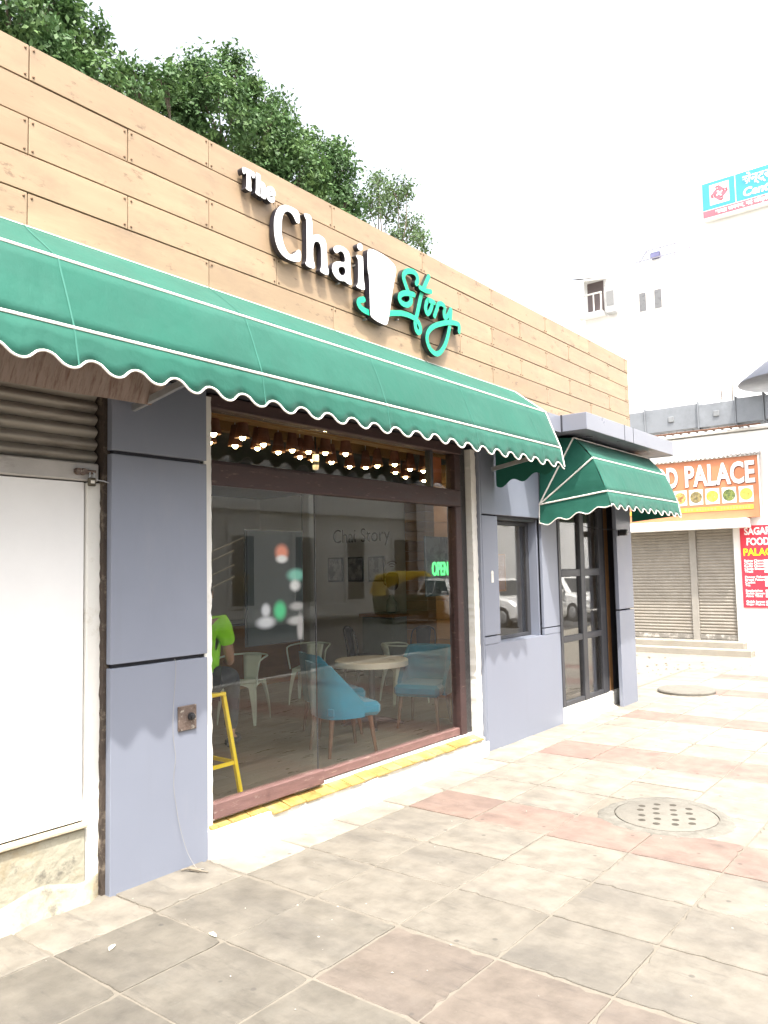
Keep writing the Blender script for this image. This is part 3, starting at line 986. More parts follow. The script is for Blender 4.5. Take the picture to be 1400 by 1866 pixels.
letter('letter', L_T)
letter('letter', L_h)
letter('letter', L_e, [L_e_hole])
letter('letter', L_C)
letter('letter', L_h2)
letter('letter', L_a, [L_a_hole])
letter('letter', L_i)
letter('letter_dot', L_dot)
tea = letter('tea_glass', L_cup, y=YL - .006, it=1, depth=.052)
m_dot = M('grey print', (.42, .42, .42), .5, .1, bump=0)
g = G()
for x, z in L_cupdots:
    g.add([(x - .012, YL - .0085, z + .012), (x + .010, YL - .0085, z + .010), (x + .003, YL - .0085, z - .014)], [(0, 2, 1)])
stuff(g.build('printed_dots', m_dot, tea, fix=False))


def ribbon(name, pts, w, y, depth=.046, ramp=.006, k=9):
    c = catmull([(a, b) for a, b in pts], k)
    n = len(c)
    Lf, Rt = [], []
    for i, p in enumerate(c):
        d = (c[min(i + 1, n - 1)] - c[max(i - 1, 0)]).normalized()
        q = Vector((-d.y, d.x))
        Lf.append(p + q * w / 2)
        Rt.append(p - q * w / 2)
    g = G()
    yy = [y - ramp * i / n for i in range(n)]
    vs = [(a.x, yy[i], a.y) for i, a in enumerate(Lf)] + [(a.x, yy[i], a.y) for i, a in enumerate(Rt)]
    vs += [(a.x, y + depth, a.y) for a in Lf] + [(a.x, y + depth, a.y) for a in Rt]
    fr = [(i, i + n, i + 1 + n, i + 1) for i in range(n - 1)]
    sd = [(i, i + 1, i + 1 + 2 * n, i + 2 * n) for i in range(n - 1)] + [(i + n, i + 3 * n, i + 1 + 3 * n, i + 1 + n) for i in range(n - 1)]
    g.add(vs, fr + sd, [0] * len(fr) + [1] * len(sd))
    for e, s in ((0, -1), (n - 1, 1)):
        d = (c[1] - c[0] if e == 0 else c[-1] - c[-2]).normalized() * s
        q = Vector((-d.y, d.x))
        arc = [c[e] + (q * math.cos(t) + d * math.sin(t)) * w / 2 for t in [math.pi * j / 8 for j in range(9)]]
        ye = yy[e] - .0004
        g.add([(a.x, ye, a.y) for a in arc], [tuple(range(9))], 0)
        g.add([(a.x, ye, a.y) for a in arc] + [(a.x, y + depth, a.y) for a in arc], [(j, j + 1, j + 10, j + 9) for j in range(8)], 1)
    return g.build(name, [m_teal, m_dgreen], sign, fix=False)


ribbon('script_stroke', L_sw, .047, YL + .012, .034, .007)
ribbon('script_stroke', L_S, .047, YL, ramp=.007)
ribbon('script_stroke', L_bar, .042, YL - .006)
ribbon('script_stroke', L_o, .044, YL - .002)
ribbon('script_stroke', L_r, .044, YL - .004)
ribbon('script_stroke', L_y, .046, YL, ramp=.008)
g = G()
for x, z in ((3.43, 4.42), (3.52, 4.40), (3.63, 4.38), (3.70, 4.20), (4.0, 4.2), (4.16, 4.1), (4.36, 4.0), (4.56, 4.2), (4.8, 4.1), (5.2, 4.3), (5.42, 4.2), (5.84, 4.1), (5.7, 3.6), (4.68, 3.8), (5.1, 3.9)):
    g.box(x - .006, x + .006, YL + .03, YC, z - .006, z + .006)
stuff(g.build('stand_off', m_steel, sign))

# ------------------------------------------------------------------ small things on the front
jp = thing('junction_plate', 'rusty square metal plate with knob bolted on the grey pier', 'plate', (3.16, 0, .92))
G().box(3.092, 3.232, -.014, -.0005, .845, .998).build('plate', m_iron, jp, bevel=.003)
g = G()
for dx in (-.055, .055):
    for dz in (-.06, .06):
        g.add(*(lambda c: ([(c[0] + .009 * math.cos(k * math.pi / 3), -.020, c[1] + .009 * math.sin(k * math.pi / 3)) for k in range(6)] + [(c[0] + .009 * math.cos(k * math.pi / 3), -.013, c[1] + .009 * math.sin(k * math.pi / 3)) for k in range(6)],
                                [tuple(range(6))] + [(k, (k + 1) % 6, (k + 1) % 6 + 6, k + 6) for k in range(6)]))((3.162 + dx, .921 + dz)))
g.build('bolt', m_iron, jp)
g = G()
g.lathe([(.024, 0), (.024, .012), (.015, .014), (.015, .03), (.008, .032)], n=16)
g.v = [(3.185 + x, -.014 - z, .928 + y) for x, y, z in g.v]
g.build('knob', m_blackpl, jp, smooth=True)

wire = [(3.065, -.012, 1.30), (3.068, -.018, 1.26), (3.06, -.022, 1.16), (3.052, -.016, 1.02), (3.045, -.02, .92), (3.05, -.016, .82), (3.062, -.022, .70), (3.055, -.016, .60), (3.052, -.02, .50), (3.07, -.018, .40), (3.085, -.024, .30), (3.11, -.03, .20), (3.135, -.05, .10), (3.16, -.10, .02), (3.20, -.12, .009)]
tag(G().tube(catmull(wire, 5), .0015, 5).build('loose_wire', M('dusty grey wire', (.30, .29, .27), .5, .1, bump=0), smooth=True), 'thin loose wire hanging down the grey pier to the ground', 'wire')
tag(G().tube(catmull([(3.10, -.03, .012), (3.13, -.075, .020), (3.155, -.13, .013), (3.175, -.19, .010)], 5), [.006] * 5 + [.013] * 6 + [.004] * 5, 6).build('stick', M('dry stick', (.20, .17, .13), .9, .3, 30, bump=.4), smooth=True), 'dry stick lying at the foot of the grey pier', 'stick')

# padlock with hasp on the shutter bar
pl = thing('padlock', 'brass padlock hanging from the hasp of the closed shutter', 'padlock', (2.53, .06, 2.40))
G().box(2.506, 2.556, .048, .068, 2.352, 2.402).build('lock_body', M('dark brass', (.10, .085, .06), .4, .3, 20, metal=.6), pl, bevel=.006)
G().tube([(2.517, .058, 2.40)] + [(2.531 + .014 * math.cos(t), .058, 2.425 + .014 * math.sin(t)) for t in [math.pi * (1 - k / 8) for k in range(9)]] + [(2.545, .058, 2.40)], .0042, 6).build('shackle', m_steel, pl, smooth=True)
G().box(2.518, 2.544, .0465, .0485, 2.368, 2.386).build('keyhole_cover', m_pipe, pl, bevel=.002)
hp = thing('door_hasp', 'rusty round shutter hasp and bolt above the padlock', 'hasp', (2.48, .08, 2.44))
g = G()
g.box(2.43, 2.545, .066, .084, 2.425, 2.447)
for xx in (2.452, 2.485):
    g.tube([(xx, .084, 2.436), (xx, .055, 2.436)], [.021, .018], 12)
g.build('bolt_housing', m_iron, hp)
G().tube([(2.50, .060, 2.44), (2.555, .060, 2.44)], .009, 8).build('bolt', m_iron, hp, smooth=True)
tag(G().tube([(2.55, .055, 2.392), (2.60, .04, 2.385), (2.645, .02, 2.368)], .004, 6).build('tie_wire', m_steel, smooth=True), 'bent metal wire from the padlock to the pier edge', 'wire')

# paper tag on the second pier
g = G()
g.box(6.983, 7.026, -.004, -.0005, 1.672, 1.755)
g.lathe([(.024, 0), (.024, .0035)], n=14)
g.v[-28:] = [(7.004 + x, -.0005 - z, 1.770 + y) for x, y, z in g.v[-28:]]
tag(g.build('sticker', m_pipe), 'small white key shaped sticker left of the side window', 'sticker')

# camera on the third pier
cc = thing('security_camera', 'small black security camera on the narrow grey pier', 'camera', (9.97, -.20, 2.24))
G().box(9.955, 9.985, -.20, -.181, 2.20, 2.28).build('bracket', m_blackpl, cc, bevel=.004)
G().box(9.93, 10.01, -.30, -.203, 2.205, 2.285).build('housing', m_blackpl, cc, bevel=.012)
g = G().lathe([(.030, 0), (.030, .012), (.018, .016), (.014, .008)], n=16)
g.v = [(9.97 + x, -.30 - z, 2.245 + y) for x, y, z in g.v]
g.build('lens', m_steel, cc, smooth=True)
tag(G().tube(catmull([(9.96, -.19, 2.28), (9.6, -.02, 2.30), (9.2, .03, 2.33), (8.7, .02, 2.36)], 5), .004, 5).build('camera_cable', m_blackpl, smooth=True), 'thin black cable running from the security camera along the door head', 'cable')

# manhole in the pavement
mc = thing('manhole_cover', 'round concrete manhole cover with rows of holes set in the pavement', 'manhole cover', (MH[0], MH[1], 0))
m_conc = M('worn concrete', (.17, .158, .135), .9, .12, 6, bump=.5, bscale=40, dirt=[((.10, .09, .076), 6, .48, .7, .6, None)])
m_conc2 = M('rough concrete ring', (.155, .146, .125), .95, .18, 12, bump=.9, bscale=24, dirt=[((.085, .076, .064), 9, .46, .68, .6, None)])
r = random.Random(5)
g = G()
n = 64
ring = []
for k in range(n):
    a = 2 * math.pi * k / n
    ro = .45 + .02 * math.sin(3 * a + 1) + r.uniform(-.010, .010)
    ring.append([(MH[0] + q * math.cos(a), MH[1] + q * math.sin(a), zz) for q, zz in ((ro + .015, -.005), (ro, .007), (.40, .010), (.362, .010), (.360, -.03))])
g.add([p for q in ring for p in q], [(k * 5 + j, k * 5 + j + 1, ((k + 1) % n) * 5 + j + 1, ((k + 1) % n) * 5 + j) for k in range(n) for j in range(4)])
g.build('surround', m_conc2, mc, smooth=True)
G().lathe([(.352, -.03), (.352, .010), (.345, .015), (.0001, .017)], (MH[0], MH[1], 0), 56).build('lid', m_conc, mc, smooth=True)
G().lathe([(.3605, -.028), (.351, -.027)], (MH[0], MH[1], 0), 40, cap=False).build('joint', m_gap, mc)
m_hole = M('dirt filled hole', (.055, .048, .038), .95, .3, 30, bump=.3)
for j, yy in enumerate((-.17, -.06, .06, .17)):
    for k in range(5 if j in (1, 2) else 4):
        xx = (k - (2 if j in (1, 2) else 1.5)) * .115
        a = .35
        px_, py_ = xx * math.cos(a) - yy * math.sin(a), xx * math.sin(a) + yy * math.cos(a)
        G().lathe([(.026, .0166), (.022, .0182), (.012, .0170), (.0001, .0168)], (MH[0] + px_ + r.uniform(-.008, .008), MH[1] + py_ + r.uniform(-.008, .008), 0), 12).build('hole', m_hole, mc, smooth=True)
tag(G().lathe([(.385, -.01), (.392, .03), (.38, .045), (.0001, .048)], (11.50, -.48, 0), 48).build('slab_disc', m_conc, smooth=True), 'round concrete slab lying raised on the far pavement', 'concrete slab')

# ------------------------------------------------------------------ food stall across the end of the lane
FX = 17.0
m_fwall = M('whitewashed stall wall', (.80, .79, .76), .85, .06, 1.5, bump=.2, dirt=[((.50, .46, .40), 1.3, .60, .78, .5, (1, 1, .5))])
st = thing('food_stall', 'white shuttered food stall building facing down the lane', 'building', (FX, .5, 0))
G().box(FX + .06, 24, -3.2, 5.0, -.1, 4.50).build('wall', m_fwall, st)
G().box(FX - .02, FX + .059, -3.2, .16, -.1, 4.47).build('wall', m_fwall, st)
G().box(FX - .02, FX + .059, .162, 5.0, 2.53, 4.47).build('wall', m_fwall, st)
G().box(FX - .02, FX + .059, 2.42, 5.0, -.1, 2.528).build('wall', m_fwall, st)
G().box(FX - .05, FX + .2, -3.25, 5.05, 4.50, 4.56).build('parapet', m_plaster, st, bevel=.01)
for y0, y1 in ((1.06, 2.415), (.19, .915)):
    z = .34
    g = G()
    while z < 2.5:
        g.grid(lambda u, v: (FX + .055 - .018 * math.sin(math.pi * v), y0 + (y1 - y0) * u, z + .0655 * v), 1, 5)
        z += .066
    s_ = g.build('roller_shutter', m_slat2, st, smooth=True, fix=False)
    G().box(FX + .02, FX + .055, y0, y1, .25, .338).build('bottom_bar', M('rubbed shutter bar', (.20, .185, .165), .7, .3, 5, dirt=[((.62, .58, .52), 6, .5, .6, .8, None)]), s_, bevel=.005)
    G().box(FX + .06, FX + .075, y0, y1, .25, 2.53).build('backing', m_gap, s_)
m_post = M('dusty steel post', (.29, .27, .24), .6, .15, 4)
G().box(FX - .0, FX + .09, .918, 1.057, .22, 2.525).build('door_post', m_post, st, bevel=.006)
G().box(FX - .0, FX + .09, .163, .187, .22, 2.525).build('door_post', m_post, st, bevel=.004)
m_step = M('sandstone step', (.28, .255, .215), .9, .15, 3, bump=.4, dirt=[((.30, .25, .19), 4, .5, .7, .5, None)])
G().box(FX - .28, FX + .055, .0, 5.0, -.05, .225).build('step', m_step, st, bevel=.015)
G().box(FX - .55, FX - .281, -.2, 5.0, -.06, .10).build('step', m_step, st, bevel=.015)
G().box(FX - .42, FX - .022, -.20, 5.0, 2.515, 2.70).build('canopy_slab', m_fwall, st, bevel=.006)
g = G()
g.grid(lambda u, v: (FX - .25 + .30 * v, 5.0 - 5.45 * u, 3.97 + .08 * v + .016 * math.sin(u * 5.45 / .09 * 2 * math.pi)), 240, 1)
g.build('corrugated_roof', M('tin sheet', (.35, .33, .31), .6, .2, 6, metal=.4, dirt=[((.22, .12, .07), 5, .5, .7, .7, None)]), st, fix=False)

sb = thing('signboard', 'orange food shop signboard with white capitals and a strip of dish pictures', 'signboard', (FX - .2, .6, 3.3))
m_or = M('orange print', (.52, .20, .10), .5, .06, 2, bump=0)
m_ye = M('yellow print', (.80, .52, .05), .5, .05, bump=0)
m_wp = M('white print', (.84, .82, .80), .5, .03, bump=0)
m_rd = M('red print', (.62, .035, .06), .5, .05, bump=0)
m_dk = M('sign shade', (.16, .06, .04), .6, .1, bump=0)
G().box(FX - .20, FX - .10, -.42, 3.9, 2.715, 3.955).build('board', m_or, sb, bevel=.004)
G().box(FX - .204, FX - .201, -.415, 3.895, 2.718, 2.83).build('lower_band', m_or, sb)
G().box(FX - .208, FX - .2045, -.30, 2.7, 2.885, 2.972).build('yellow_band', M('faded yellow band', (.78, .45, .06), .5, .15, 9, bump=0), sb)
G().box(FX - .215, FX - .2, -.445, -.421, 2.70, 3.97).build('frame', m_pipe, sb)
G().box(FX - .215, FX - .2, -.42, 3.92, 3.956, 3.975).build('frame', m_pipe, sb)
dishes = [((.55, .40, .08), (.75, .60, .10)), ((.20, .24, .06), (.07, .10, .04)), ((.50, .55, .05), (.66, .70, .10)), ((.16, .13, .06), (.30, .24, .10)), ((.30, .14, .06), (.55, .42, .12)), ((.45, .20, .05), (.20, .30, .06)), ((.5, .35, .1), (.3, .2, .1))]
for k, (c1, c2) in enumerate(dishes):
    y1 = -.31 + k * .325 + .27
    y0 = y1 - .27
    fr = G().box(FX - .209, FX - .2045, y0, y1, 3.03, 3.35).build('dish_picture', m_wp, sb)
    md_ = M('dish print', c1, .5, .7, 16, bump=0, dirt=[(c2, 13, .46, .54, .95, None), ((.75, .72, .62), 17, .62, .66, .8, None)])
    g = G().lathe([(.122, 0), (.120, .0025)], n=20)
    g.v = [(FX - .2095 - z, (y0 + y1) / 2 + x, 3.19 + y) for x, y, z in g.v]
    g.build('dish', md_, fr)
for body, y, w in (('PALACE', 1.02, 1.36), ('FOOD', 2.10, .93), ('SAGAR', 3.35, 1.1)):
    text('lettering_shade', body, .60, (FX - .206, y - .012, 3.415), '-x', m_dk, sb, .002, .018, width=w)
    text('lettering', body, .60, (FX - .2145, y, 3.430), '-x', m_wp, sb, .004, .018, width=w)
g = G()
r = random.Random(8)
y = 2.6
while y > -.25:
    w = r.uniform(.03, .06)
    if r.random() < .85:
        g.box(FX - .211, FX - .2085, y - w, y, 2.905, 2.955)
    y -= w + .018
stuff(g.build('small_print', M('pale small print', (.85, .66, .12), .5, .1, bump=0), sb))

mb = thing('menu_board', 'red menu board with white dish names and price boxes', 'menu board', (FX - .03, -.45, 1.7))
G().box(FX - .05, FX - .022, -1.02, .025, .91, 2.56).build('board', m_rd, mb, bevel=.003)
text('lettering', 'SAGAR', .20, (FX - .053, -.06, 2.375), '-x', m_wp, mb, .002, .006, width=.50)
text('lettering', 'FOOD', .20, (FX - .053, -.09, 2.165), '-x', m_wp, mb, .002, .006, width=.42)
text('lettering', 'PALACE', .20, (FX - .053, -.02, 1.955), '-x', M('yellow lettering', (.85, .66, .02), .5, .03, bump=0), mb, .002, .006, width=.62)
items = ['Rajma Chawal', 'Chole Chawal', 'Kadhi Chawal', 'Chole Bhature', 'Thali', '', 'Paneer Pakora', 'Bread Pakora', 'Cutlet', 'Tea', '', 'Sandwiches', 'Gulab Jamun', 'Aloo Tikki', '', 'Gulab Jamun', 'Gajar Halwa']
for k, t in enumerate(items):
    if t:
        z = 1.83 - k * .0545
        text('lettering', t, .062, (FX - .053, -.03, z), '-x', m_wp, mb, .001, .0015, width=.042 * len(t) * .75)
        G().box(FX - .053, FX - .0505, -.56, -.40, z - .005, z + .036).build('price_box', m_wp, mb)

# big sheet metal duct on the stall roof
dt = thing('ventilation_duct', 'large galvanised ventilation duct with flanges along the stall roof', 'duct', (FX, 1, 4.7))
m_duct = M('weathered duct sheet', (.26, .275, .295), .5, .12, 2.5, bump=.12, bscale=6, metal=.35, dirt=[((.14, .145, .155), 1.5, .5, .7, .5, None), ((.36, .24, .16), 3.5, .66, .76, .6, (1, 1, .6))])
ys = [4.6, 3.3, 1.85, .72, -.02, -.55]
for k in range(5):
    j = (.02, -.015, .01, -.01, .0)[k]
    zt = (5.10, 5.17, 5.19, 5.15, 5.18)[k]
    G().box(FX - .05 + j, FX + .5 + j, ys[k + 1] + .012, ys[k] - .012, 4.67 + j * .5, zt).build('duct_section', m_duct, dt, bevel=.006)
    G().box(FX - .085, FX + .53, ys[k + 1] - .014, ys[k + 1] + .010, 4.64, 5.23).build('flange', m_duct, dt, bevel=.004)
    if k in (2, 3):
        ym = (ys[k] + ys[k + 1]) / 2
        G().box(FX - .075 + j, FX - .052 + j, ym - .06, ym + .06, 4.86, 4.98).build('hatch', M('dark hatch', (.22, .23, .24), .6, .2), dt, bevel=.008)
# elbow turning up to a cowl
sec = []
for k in range(9):
    a = math.pi / 2 * k / 8
    yc, zc = -.575, 5.16 + .38
    sec.append([(xx, yc - rr * math.sin(a), zc - rr * math.cos(a)) for xx in (FX - .05, FX + .5) for rr in (.38, .86)])
g = G()
for k in range(9):
    g.v += sec[k]
for k in range(8):
    for a, b in ((0, 1), (1, 3), (3, 2), (2, 0)):
        g.f.append((k * 4 + a, k * 4 + b, k * 4 + 4 + b, k * 4 + 4 + a))
        g.m.append(0)
g.build('elbow', m_duct, dt)
G().lathe([(1.12, 0), (1.10, .03), (.62, .40), (.12, .56), (.0001, .57)], (FX + .22, -1.17, 5.42), 24).build('cowl', M('dark cowl', (.075, .08, .10), .5, .2), dt, smooth=True)
g = G()
for k in range(14):
    yy = 2.0 - k * .17
    g.tube([(FX - .15, yy, 4.60), (FX + .5, yy, 4.60)], .016, 5)
g.tube([(FX - .15, 2.1, 4.585), (FX - .15, -.5, 4.585)], .02, 5)
g.build('support_rack', M('rusted rack', (.17, .09, .06), .8, .3, 9), dt)
for y0, l in ((.35, .35), (.12, .45)):
    tag(G().tube([(FX + .3, y0, 5.1), (FX + .28, y0 - .04, 5.1 + l)], .012, 5).build('thin_pole', m_iron), 'shorter thin rod sticking up behind the duct' if l < .4 else 'taller thin rod sticking up behind the duct', 'rod')

# dry leaves and rubble in front of the stall
r = random.Random(17)
g = G()
for k in range(90):
    x, y = 13.2 + abs(r.gauss(0, 1.1)), r.uniform(-.5, 1.9)
    if x > 16.3:
        continue
    a = r.uniform(0, 6.28)
    s = r.uniform(.010, .05)
    h = r.uniform(.004, .014)
    p = [(x + s * math.cos(a + q), y + s * r.uniform(.3, .8) * math.sin(a + q), -.028 + h * r.uniform(.2, 1)) for q in (0, 1.5, 3, 4.6)]
    g.add(p + [(x, y, -.028 + h * 1.5)], [(0, 1, 4), (1, 2, 4), (2, 3, 4), (3, 0, 4)])
stuff(tag(g.build('rubble', M('dry litter', (.11, .085, .06), .9, .4, 40)), 'scattered dry leaves and rubble on the sand before the stall', 'rubble'))
r = random.Random(4)
g = G()
for k in range(70):
    x, y = r.uniform(1.6, 6.2), -r.uniform(0, 1) ** 1.6 * 3.2 - .05
    s = r.uniform(.002, .007)
    a = r.uniform(0, 6.28)
    p = [(x + s * math.cos(a + q * 1.25) * r.uniform(.6, 1.2), y + s * math.sin(a + q * 1.25) * r.uniform(.6, 1.2), .004) for q in range(5)]
    g.add(p + [(x, y, .004 + s * .6)], [(q, (q + 1) % 5, 5) for q in range(5)])
stuff(tag(g.build('crumbs', M('pale crumbs', (.38, .35, .30), .9, .3, 40)), 'pale plaster crumbs scattered on the paving near the wall', 'crumbs'))
for (x, y, rz, lab) in ((2.28, -.56, .6, 'small pale fallen leaf on the paving, nearer the bottom left corner'), (2.66, -.86, 1.4, 'small white scrap on the paving right of the fallen leaf')):
    g = G()
    g.add([(-.035, 0, .006), (-.012, .014, .011), (.018, .012, .009), (.036, 0, .006), (.015, -.013, .012), (-.014, -.011, .010)], [(0, 1, 5), (1, 2, 4, 5), (2, 3, 4)])
    o = tag(g.build('leaf_scrap', M('pale leaf', (.72, .70, .55), .7, .1, bump=0), fix=False), lab, 'leaf')
    o.location = (x, y, 0)
    o.rotation_euler.z = rz

# ------------------------------------------------------------------ white tower with the bank sign
BX = 28.0
tw = thing('tower_building', 'tall white building behind the food stall', 'building', (BX, 0, 0))
G().box(BX + .3, BX + 14, -16, 4.4, -.1, 19).build('wall', m_white2, tw)
G().box(BX + .32, BX + 14, 4.402, 8.0, -.1, 13.0).build('wall', m_white2, tw)
m_win = M('pale window', (.16, .16, .165), .3, .1, bump=0)
for y0, y1 in ((5.86, 5.55), (5.30, 4.98)):
    w_ = G().box(BX + .26, BX + .318, y1, y0, 11.10, 11.88).build('window', m_pipe, tw)
    G().box(BX + .252, BX + .259, y1 + .03, y0 - .03, 11.14, 11.84).build('pane', m_win, w_)
# corner balcony with a shade and a white cooler unit
bl = G().box(BX - .15, BX + .30, 7.12, 8.15, 11.30, 11.42).build('balcony', m_white2, tw)
g = G()
for y in (7.16, 7.45, 7.75, 8.1):
    g.box(BX - .12, BX - .08, y - .02, y + .02, 11.42, 12.1)
g.box(BX - .13, BX - .07, 7.13, 8.14, 12.1, 12.15)
g.build('railing', m_pipe, bl)
G().add([(BX - .5, 8.2, 12.75), (BX - .5, 7.0, 12.55), (BX + .30, 7.0, 12.8), (BX + .30, 8.2, 12.95)], [(0, 1, 2, 3)]).build('shade', M('grey shade sheet', (.14, .125, .13), .8, .1), bl, fix=False)
G().box(BX + .302, BX + .316, 7.2, 7.85, 11.43, 12.7).build('doorway', M('dark doorway', (.16, .13, .13), .8, .1), bl)
ac = thing('air_cooler', 'white boxy air cooler beside the corner balcony of the tower', 'air cooler', (BX, 6.8, 11.6))
G().box(BX - .05, BX + .28, 6.62, 7.02, 11.28, 12.4).build('casing', M('greyed casing', (.40, .40, .40), .6, .1, bump=0), ac, bevel=.02)  # white casing given a grey colour to stand out from the white wall
G().box(BX - .06, BX - .048, 6.68, 6.96, 11.55, 12.1).build('grille', M('grey grille', (.22, .22, .22), .6, .3, 40, (1, 1, 6)), ac)
rf = thing('roof_railing', 'thin grey pipe frame on the lower roof of the tower', 'railing', (BX + .5, 5.0, 13.0))
g = G()
q = [(5.75, 12.95), (5.45, 13.35), (4.40, 13.35), (3.9, 13.05)]
g.tube([(BX + .2, a, b) for a, b in q], .025, 5)
for a in (5.45, 4.95, 4.45):
    g.tube([(BX + .2, a, 12.9), (BX + .2, a, 13.35)], .022, 5)
g.tube([(BX + .2, 5.9, 13.02), (BX + .2, 3.9, 13.02)], .022, 5)
g.build('pipe_frame', M('grey pipe', (.30, .29, .33), .5, .1), rf)
G().box(BX + .22, BX + .5, 5.0, 5.35, 13.03, 13.25).build('water_can', M('blue grey can', (.16, .16, .28), .5, .1), rf, bevel=.03)

bs = thing('bank_sign', 'sky blue bank signboard with red knot emblem high on the white tower', 'sign', (BX, 0, 14.4))
m_cy = M('sky blue print', (.055, .29, .53), .4, .03, bump=0)
m_pk = M('red strip print', (.52, .13, .165), .4, .05, bump=0)
G().box(BX + .0, BX + .25, -6.0, 3.36, 13.80, 15.12).build('box', m_pipe, bs, bevel=.02)
G().box(BX - .006, BX - .001, -6.0, 3.345, 14.13, 15.10).build('blue_face', m_cy, bs)
G().box(BX - .006, BX - .001, -6.0, 3.345, 13.86, 14.10).build('red_strip', m_pk, bs)
G().box(BX - .010, BX - .0065, 2.46, 3.10, 14.26, 14.98).build('emblem_panel', m_wp, bs)
G().box(BX - .010, BX - .0065, 2.245, 2.27, 14.13, 15.10).build('divider', m_wp, bs)
em = G()
cyy, czz = 2.78, 14.62
for k in range(4):
    a = math.pi / 2 * k
    for (p0, p1, w) in (((-.05, .27), (.17, .06), .085), ((.17, .06), (.06, -.06), .075), ((-.05, .27), (-.12, .20), .075)):
        d = (Vector(p1) - Vector(p0)).normalized()
        nn = Vector((-d.y, d.x)) * w / 2
        cs = [Vector(p0) + nn, Vector(p1) + nn, Vector(p1) - nn, Vector(p0) - nn]
        cs = [(c_.x * math.cos(a) - c_.y * math.sin(a), c_.x * math.sin(a) + c_.y * math.cos(a)) for c_ in cs]
        em.add([(BX - .0115 - .0006 * k, cyy - c_[0], czz + c_[1]) for c_ in cs], [(0, 1, 2, 3)])
em.build('emblem', m_pk, bs, fix=False)
text('lettering', 'सेन्ट्रल बैंक', .40, (BX - .010, 2.05, 14.68), '-x', m_wp, bs, .003, .01, shear=.2)
text('lettering', 'Central Bank', .40, (BX - .010, 2.05, 14.24), '-x', m_wp, bs, .003, .012, shear=.2)
text('lettering', 'शाखा जनपथ, नई दिल्ली', .19, (BX - .010, 2.95, 13.92), '-x', m_wp, bs, .003, .004)

P_A= [(6.05,8.4,11.23,0.57),(7.05,9.0,11.89,0.55),(7.94,9.6,12.47,0.54),(6.6,8.7,10.87,0.58),(7.89,9.3,11.69,0.45),(7.74,8.4,10.91,0.37),(5.52,9.0,10.92,0.83),(6.86,9.6,10.76,0.71),(7.21,8.7,10.57,0.6),(7.26,9.3,12.56,0.47)]
P_B= [(9.18,9.4,11.87,0.5),(9.25,10.0,12.39,0.31),(11.21,10.6,13.21,0.66),(10.98,9.7,13.07,0.53),(12.4,10.3,14.02,0.71),(11.37,9.4,12.27,0.76),(13.09,10.0,13.66,0.61),(14.53,10.6,14.3,0.5),(13.02,9.7,12.58,0.75),(15.23,10.3,13.29,0.64),(13.96,9.4,11.78,0.77),(15.98,10.0,13.01,0.65),(16.21,10.6,12.32,0.79),(16.18,9.7,12.19,0.46),(10.82,10.3,12.11,0.76),(15.64,9.4,10.89,0.6),(12.92,10.0,11.57,0.82),(10.29,10.6,12.24,0.63),(13.78,9.7,12.39,0.71),(16.38,10.3,13.76,0.41),(9.86,9.4,12.38,0.28)]
P_D= [(19.82,11.4,14.45,0.47),(21.69,12.0,15.26,0.47),(21.81,12.6,14.78,0.52),(19.65,11.7,13.91,0.44),(22.97,12.3,14.53,0.51),(22.23,11.4,13.45,0.39),(21.96,12.0,13.63,0.55),(21.36,12.6,15.73,0.28),(21.85,11.7,15.32,0.31)]

# ------------------------------------------------------------------ trees behind the cafe
m_leaf = M('dark leaves', (.064, .125, .044), .55, .6, 2.6, bump=0, spec=.25, trans=.22, dirt=[((.125, .205, .06), 1.1, .46, .60, .75, None), ((.03, .06, .02), 2.2, .55, .68, .6, None)])
m_leaf2 = M('grey green leaves', (.10, .155, .065), .5, .5, 3.5, bump=0, spec=.25, trans=.28)
m_bark = M('bark', (.12, .095, .07), .95, .3, 8, (3, 3, .6), .6, 30)


def leaves(puffs, per_m2, size, seed, shell=.5):
    rg = np.random.default_rng(seed)
    V = []
    for (x, y, z, r_) in puffs:
        # sprays: small bunches spread over the puff
        ns = max(14, int(46 * (r_ / .6) ** 2))
        d = rg.normal(size=(ns, 3))
        d /= np.linalg.norm(d, axis=1)[:, None]
        cs = d * (r_ * (shell + (1.04 - shell) * rg.random(ns) ** .5))[:, None]
        per = int(per_m2 * 4 * math.pi * r_ ** 2 / ns)
        for c, dd in zip(cs, d):
            sr = .17 + .10 * rg.random()
            p = c + rg.normal(size=(per, 3)) * sr * .55
            nrm = dd * .7 + np.array([0, 0, .55]) + rg.normal(size=(per, 3)) * .55
            nrm /= np.linalg.norm(nrm, axis=1)[:, None]
            t = rg.normal(size=(per, 3)) + np.array([0, 0, -.7])
            t -= nrm * (t * nrm).sum(1)[:, None]
            t /= np.linalg.norm(t, axis=1)[:, None]
            b = np.cross(nrm, t)
            L_ = size * (.7 + .6 * rg.random(per))[:, None]
            q = p + np.array([x, y, z])
            V.append(np.stack([q - t * L_ * .5, q + b * L_ * .24 + nrm * L_ * .05, q + t * L_ * .5, q - b * L_ * .24 + nrm * L_ * .05], 1).reshape(-1, 3))
    V = np.concatenate(V)
    return V


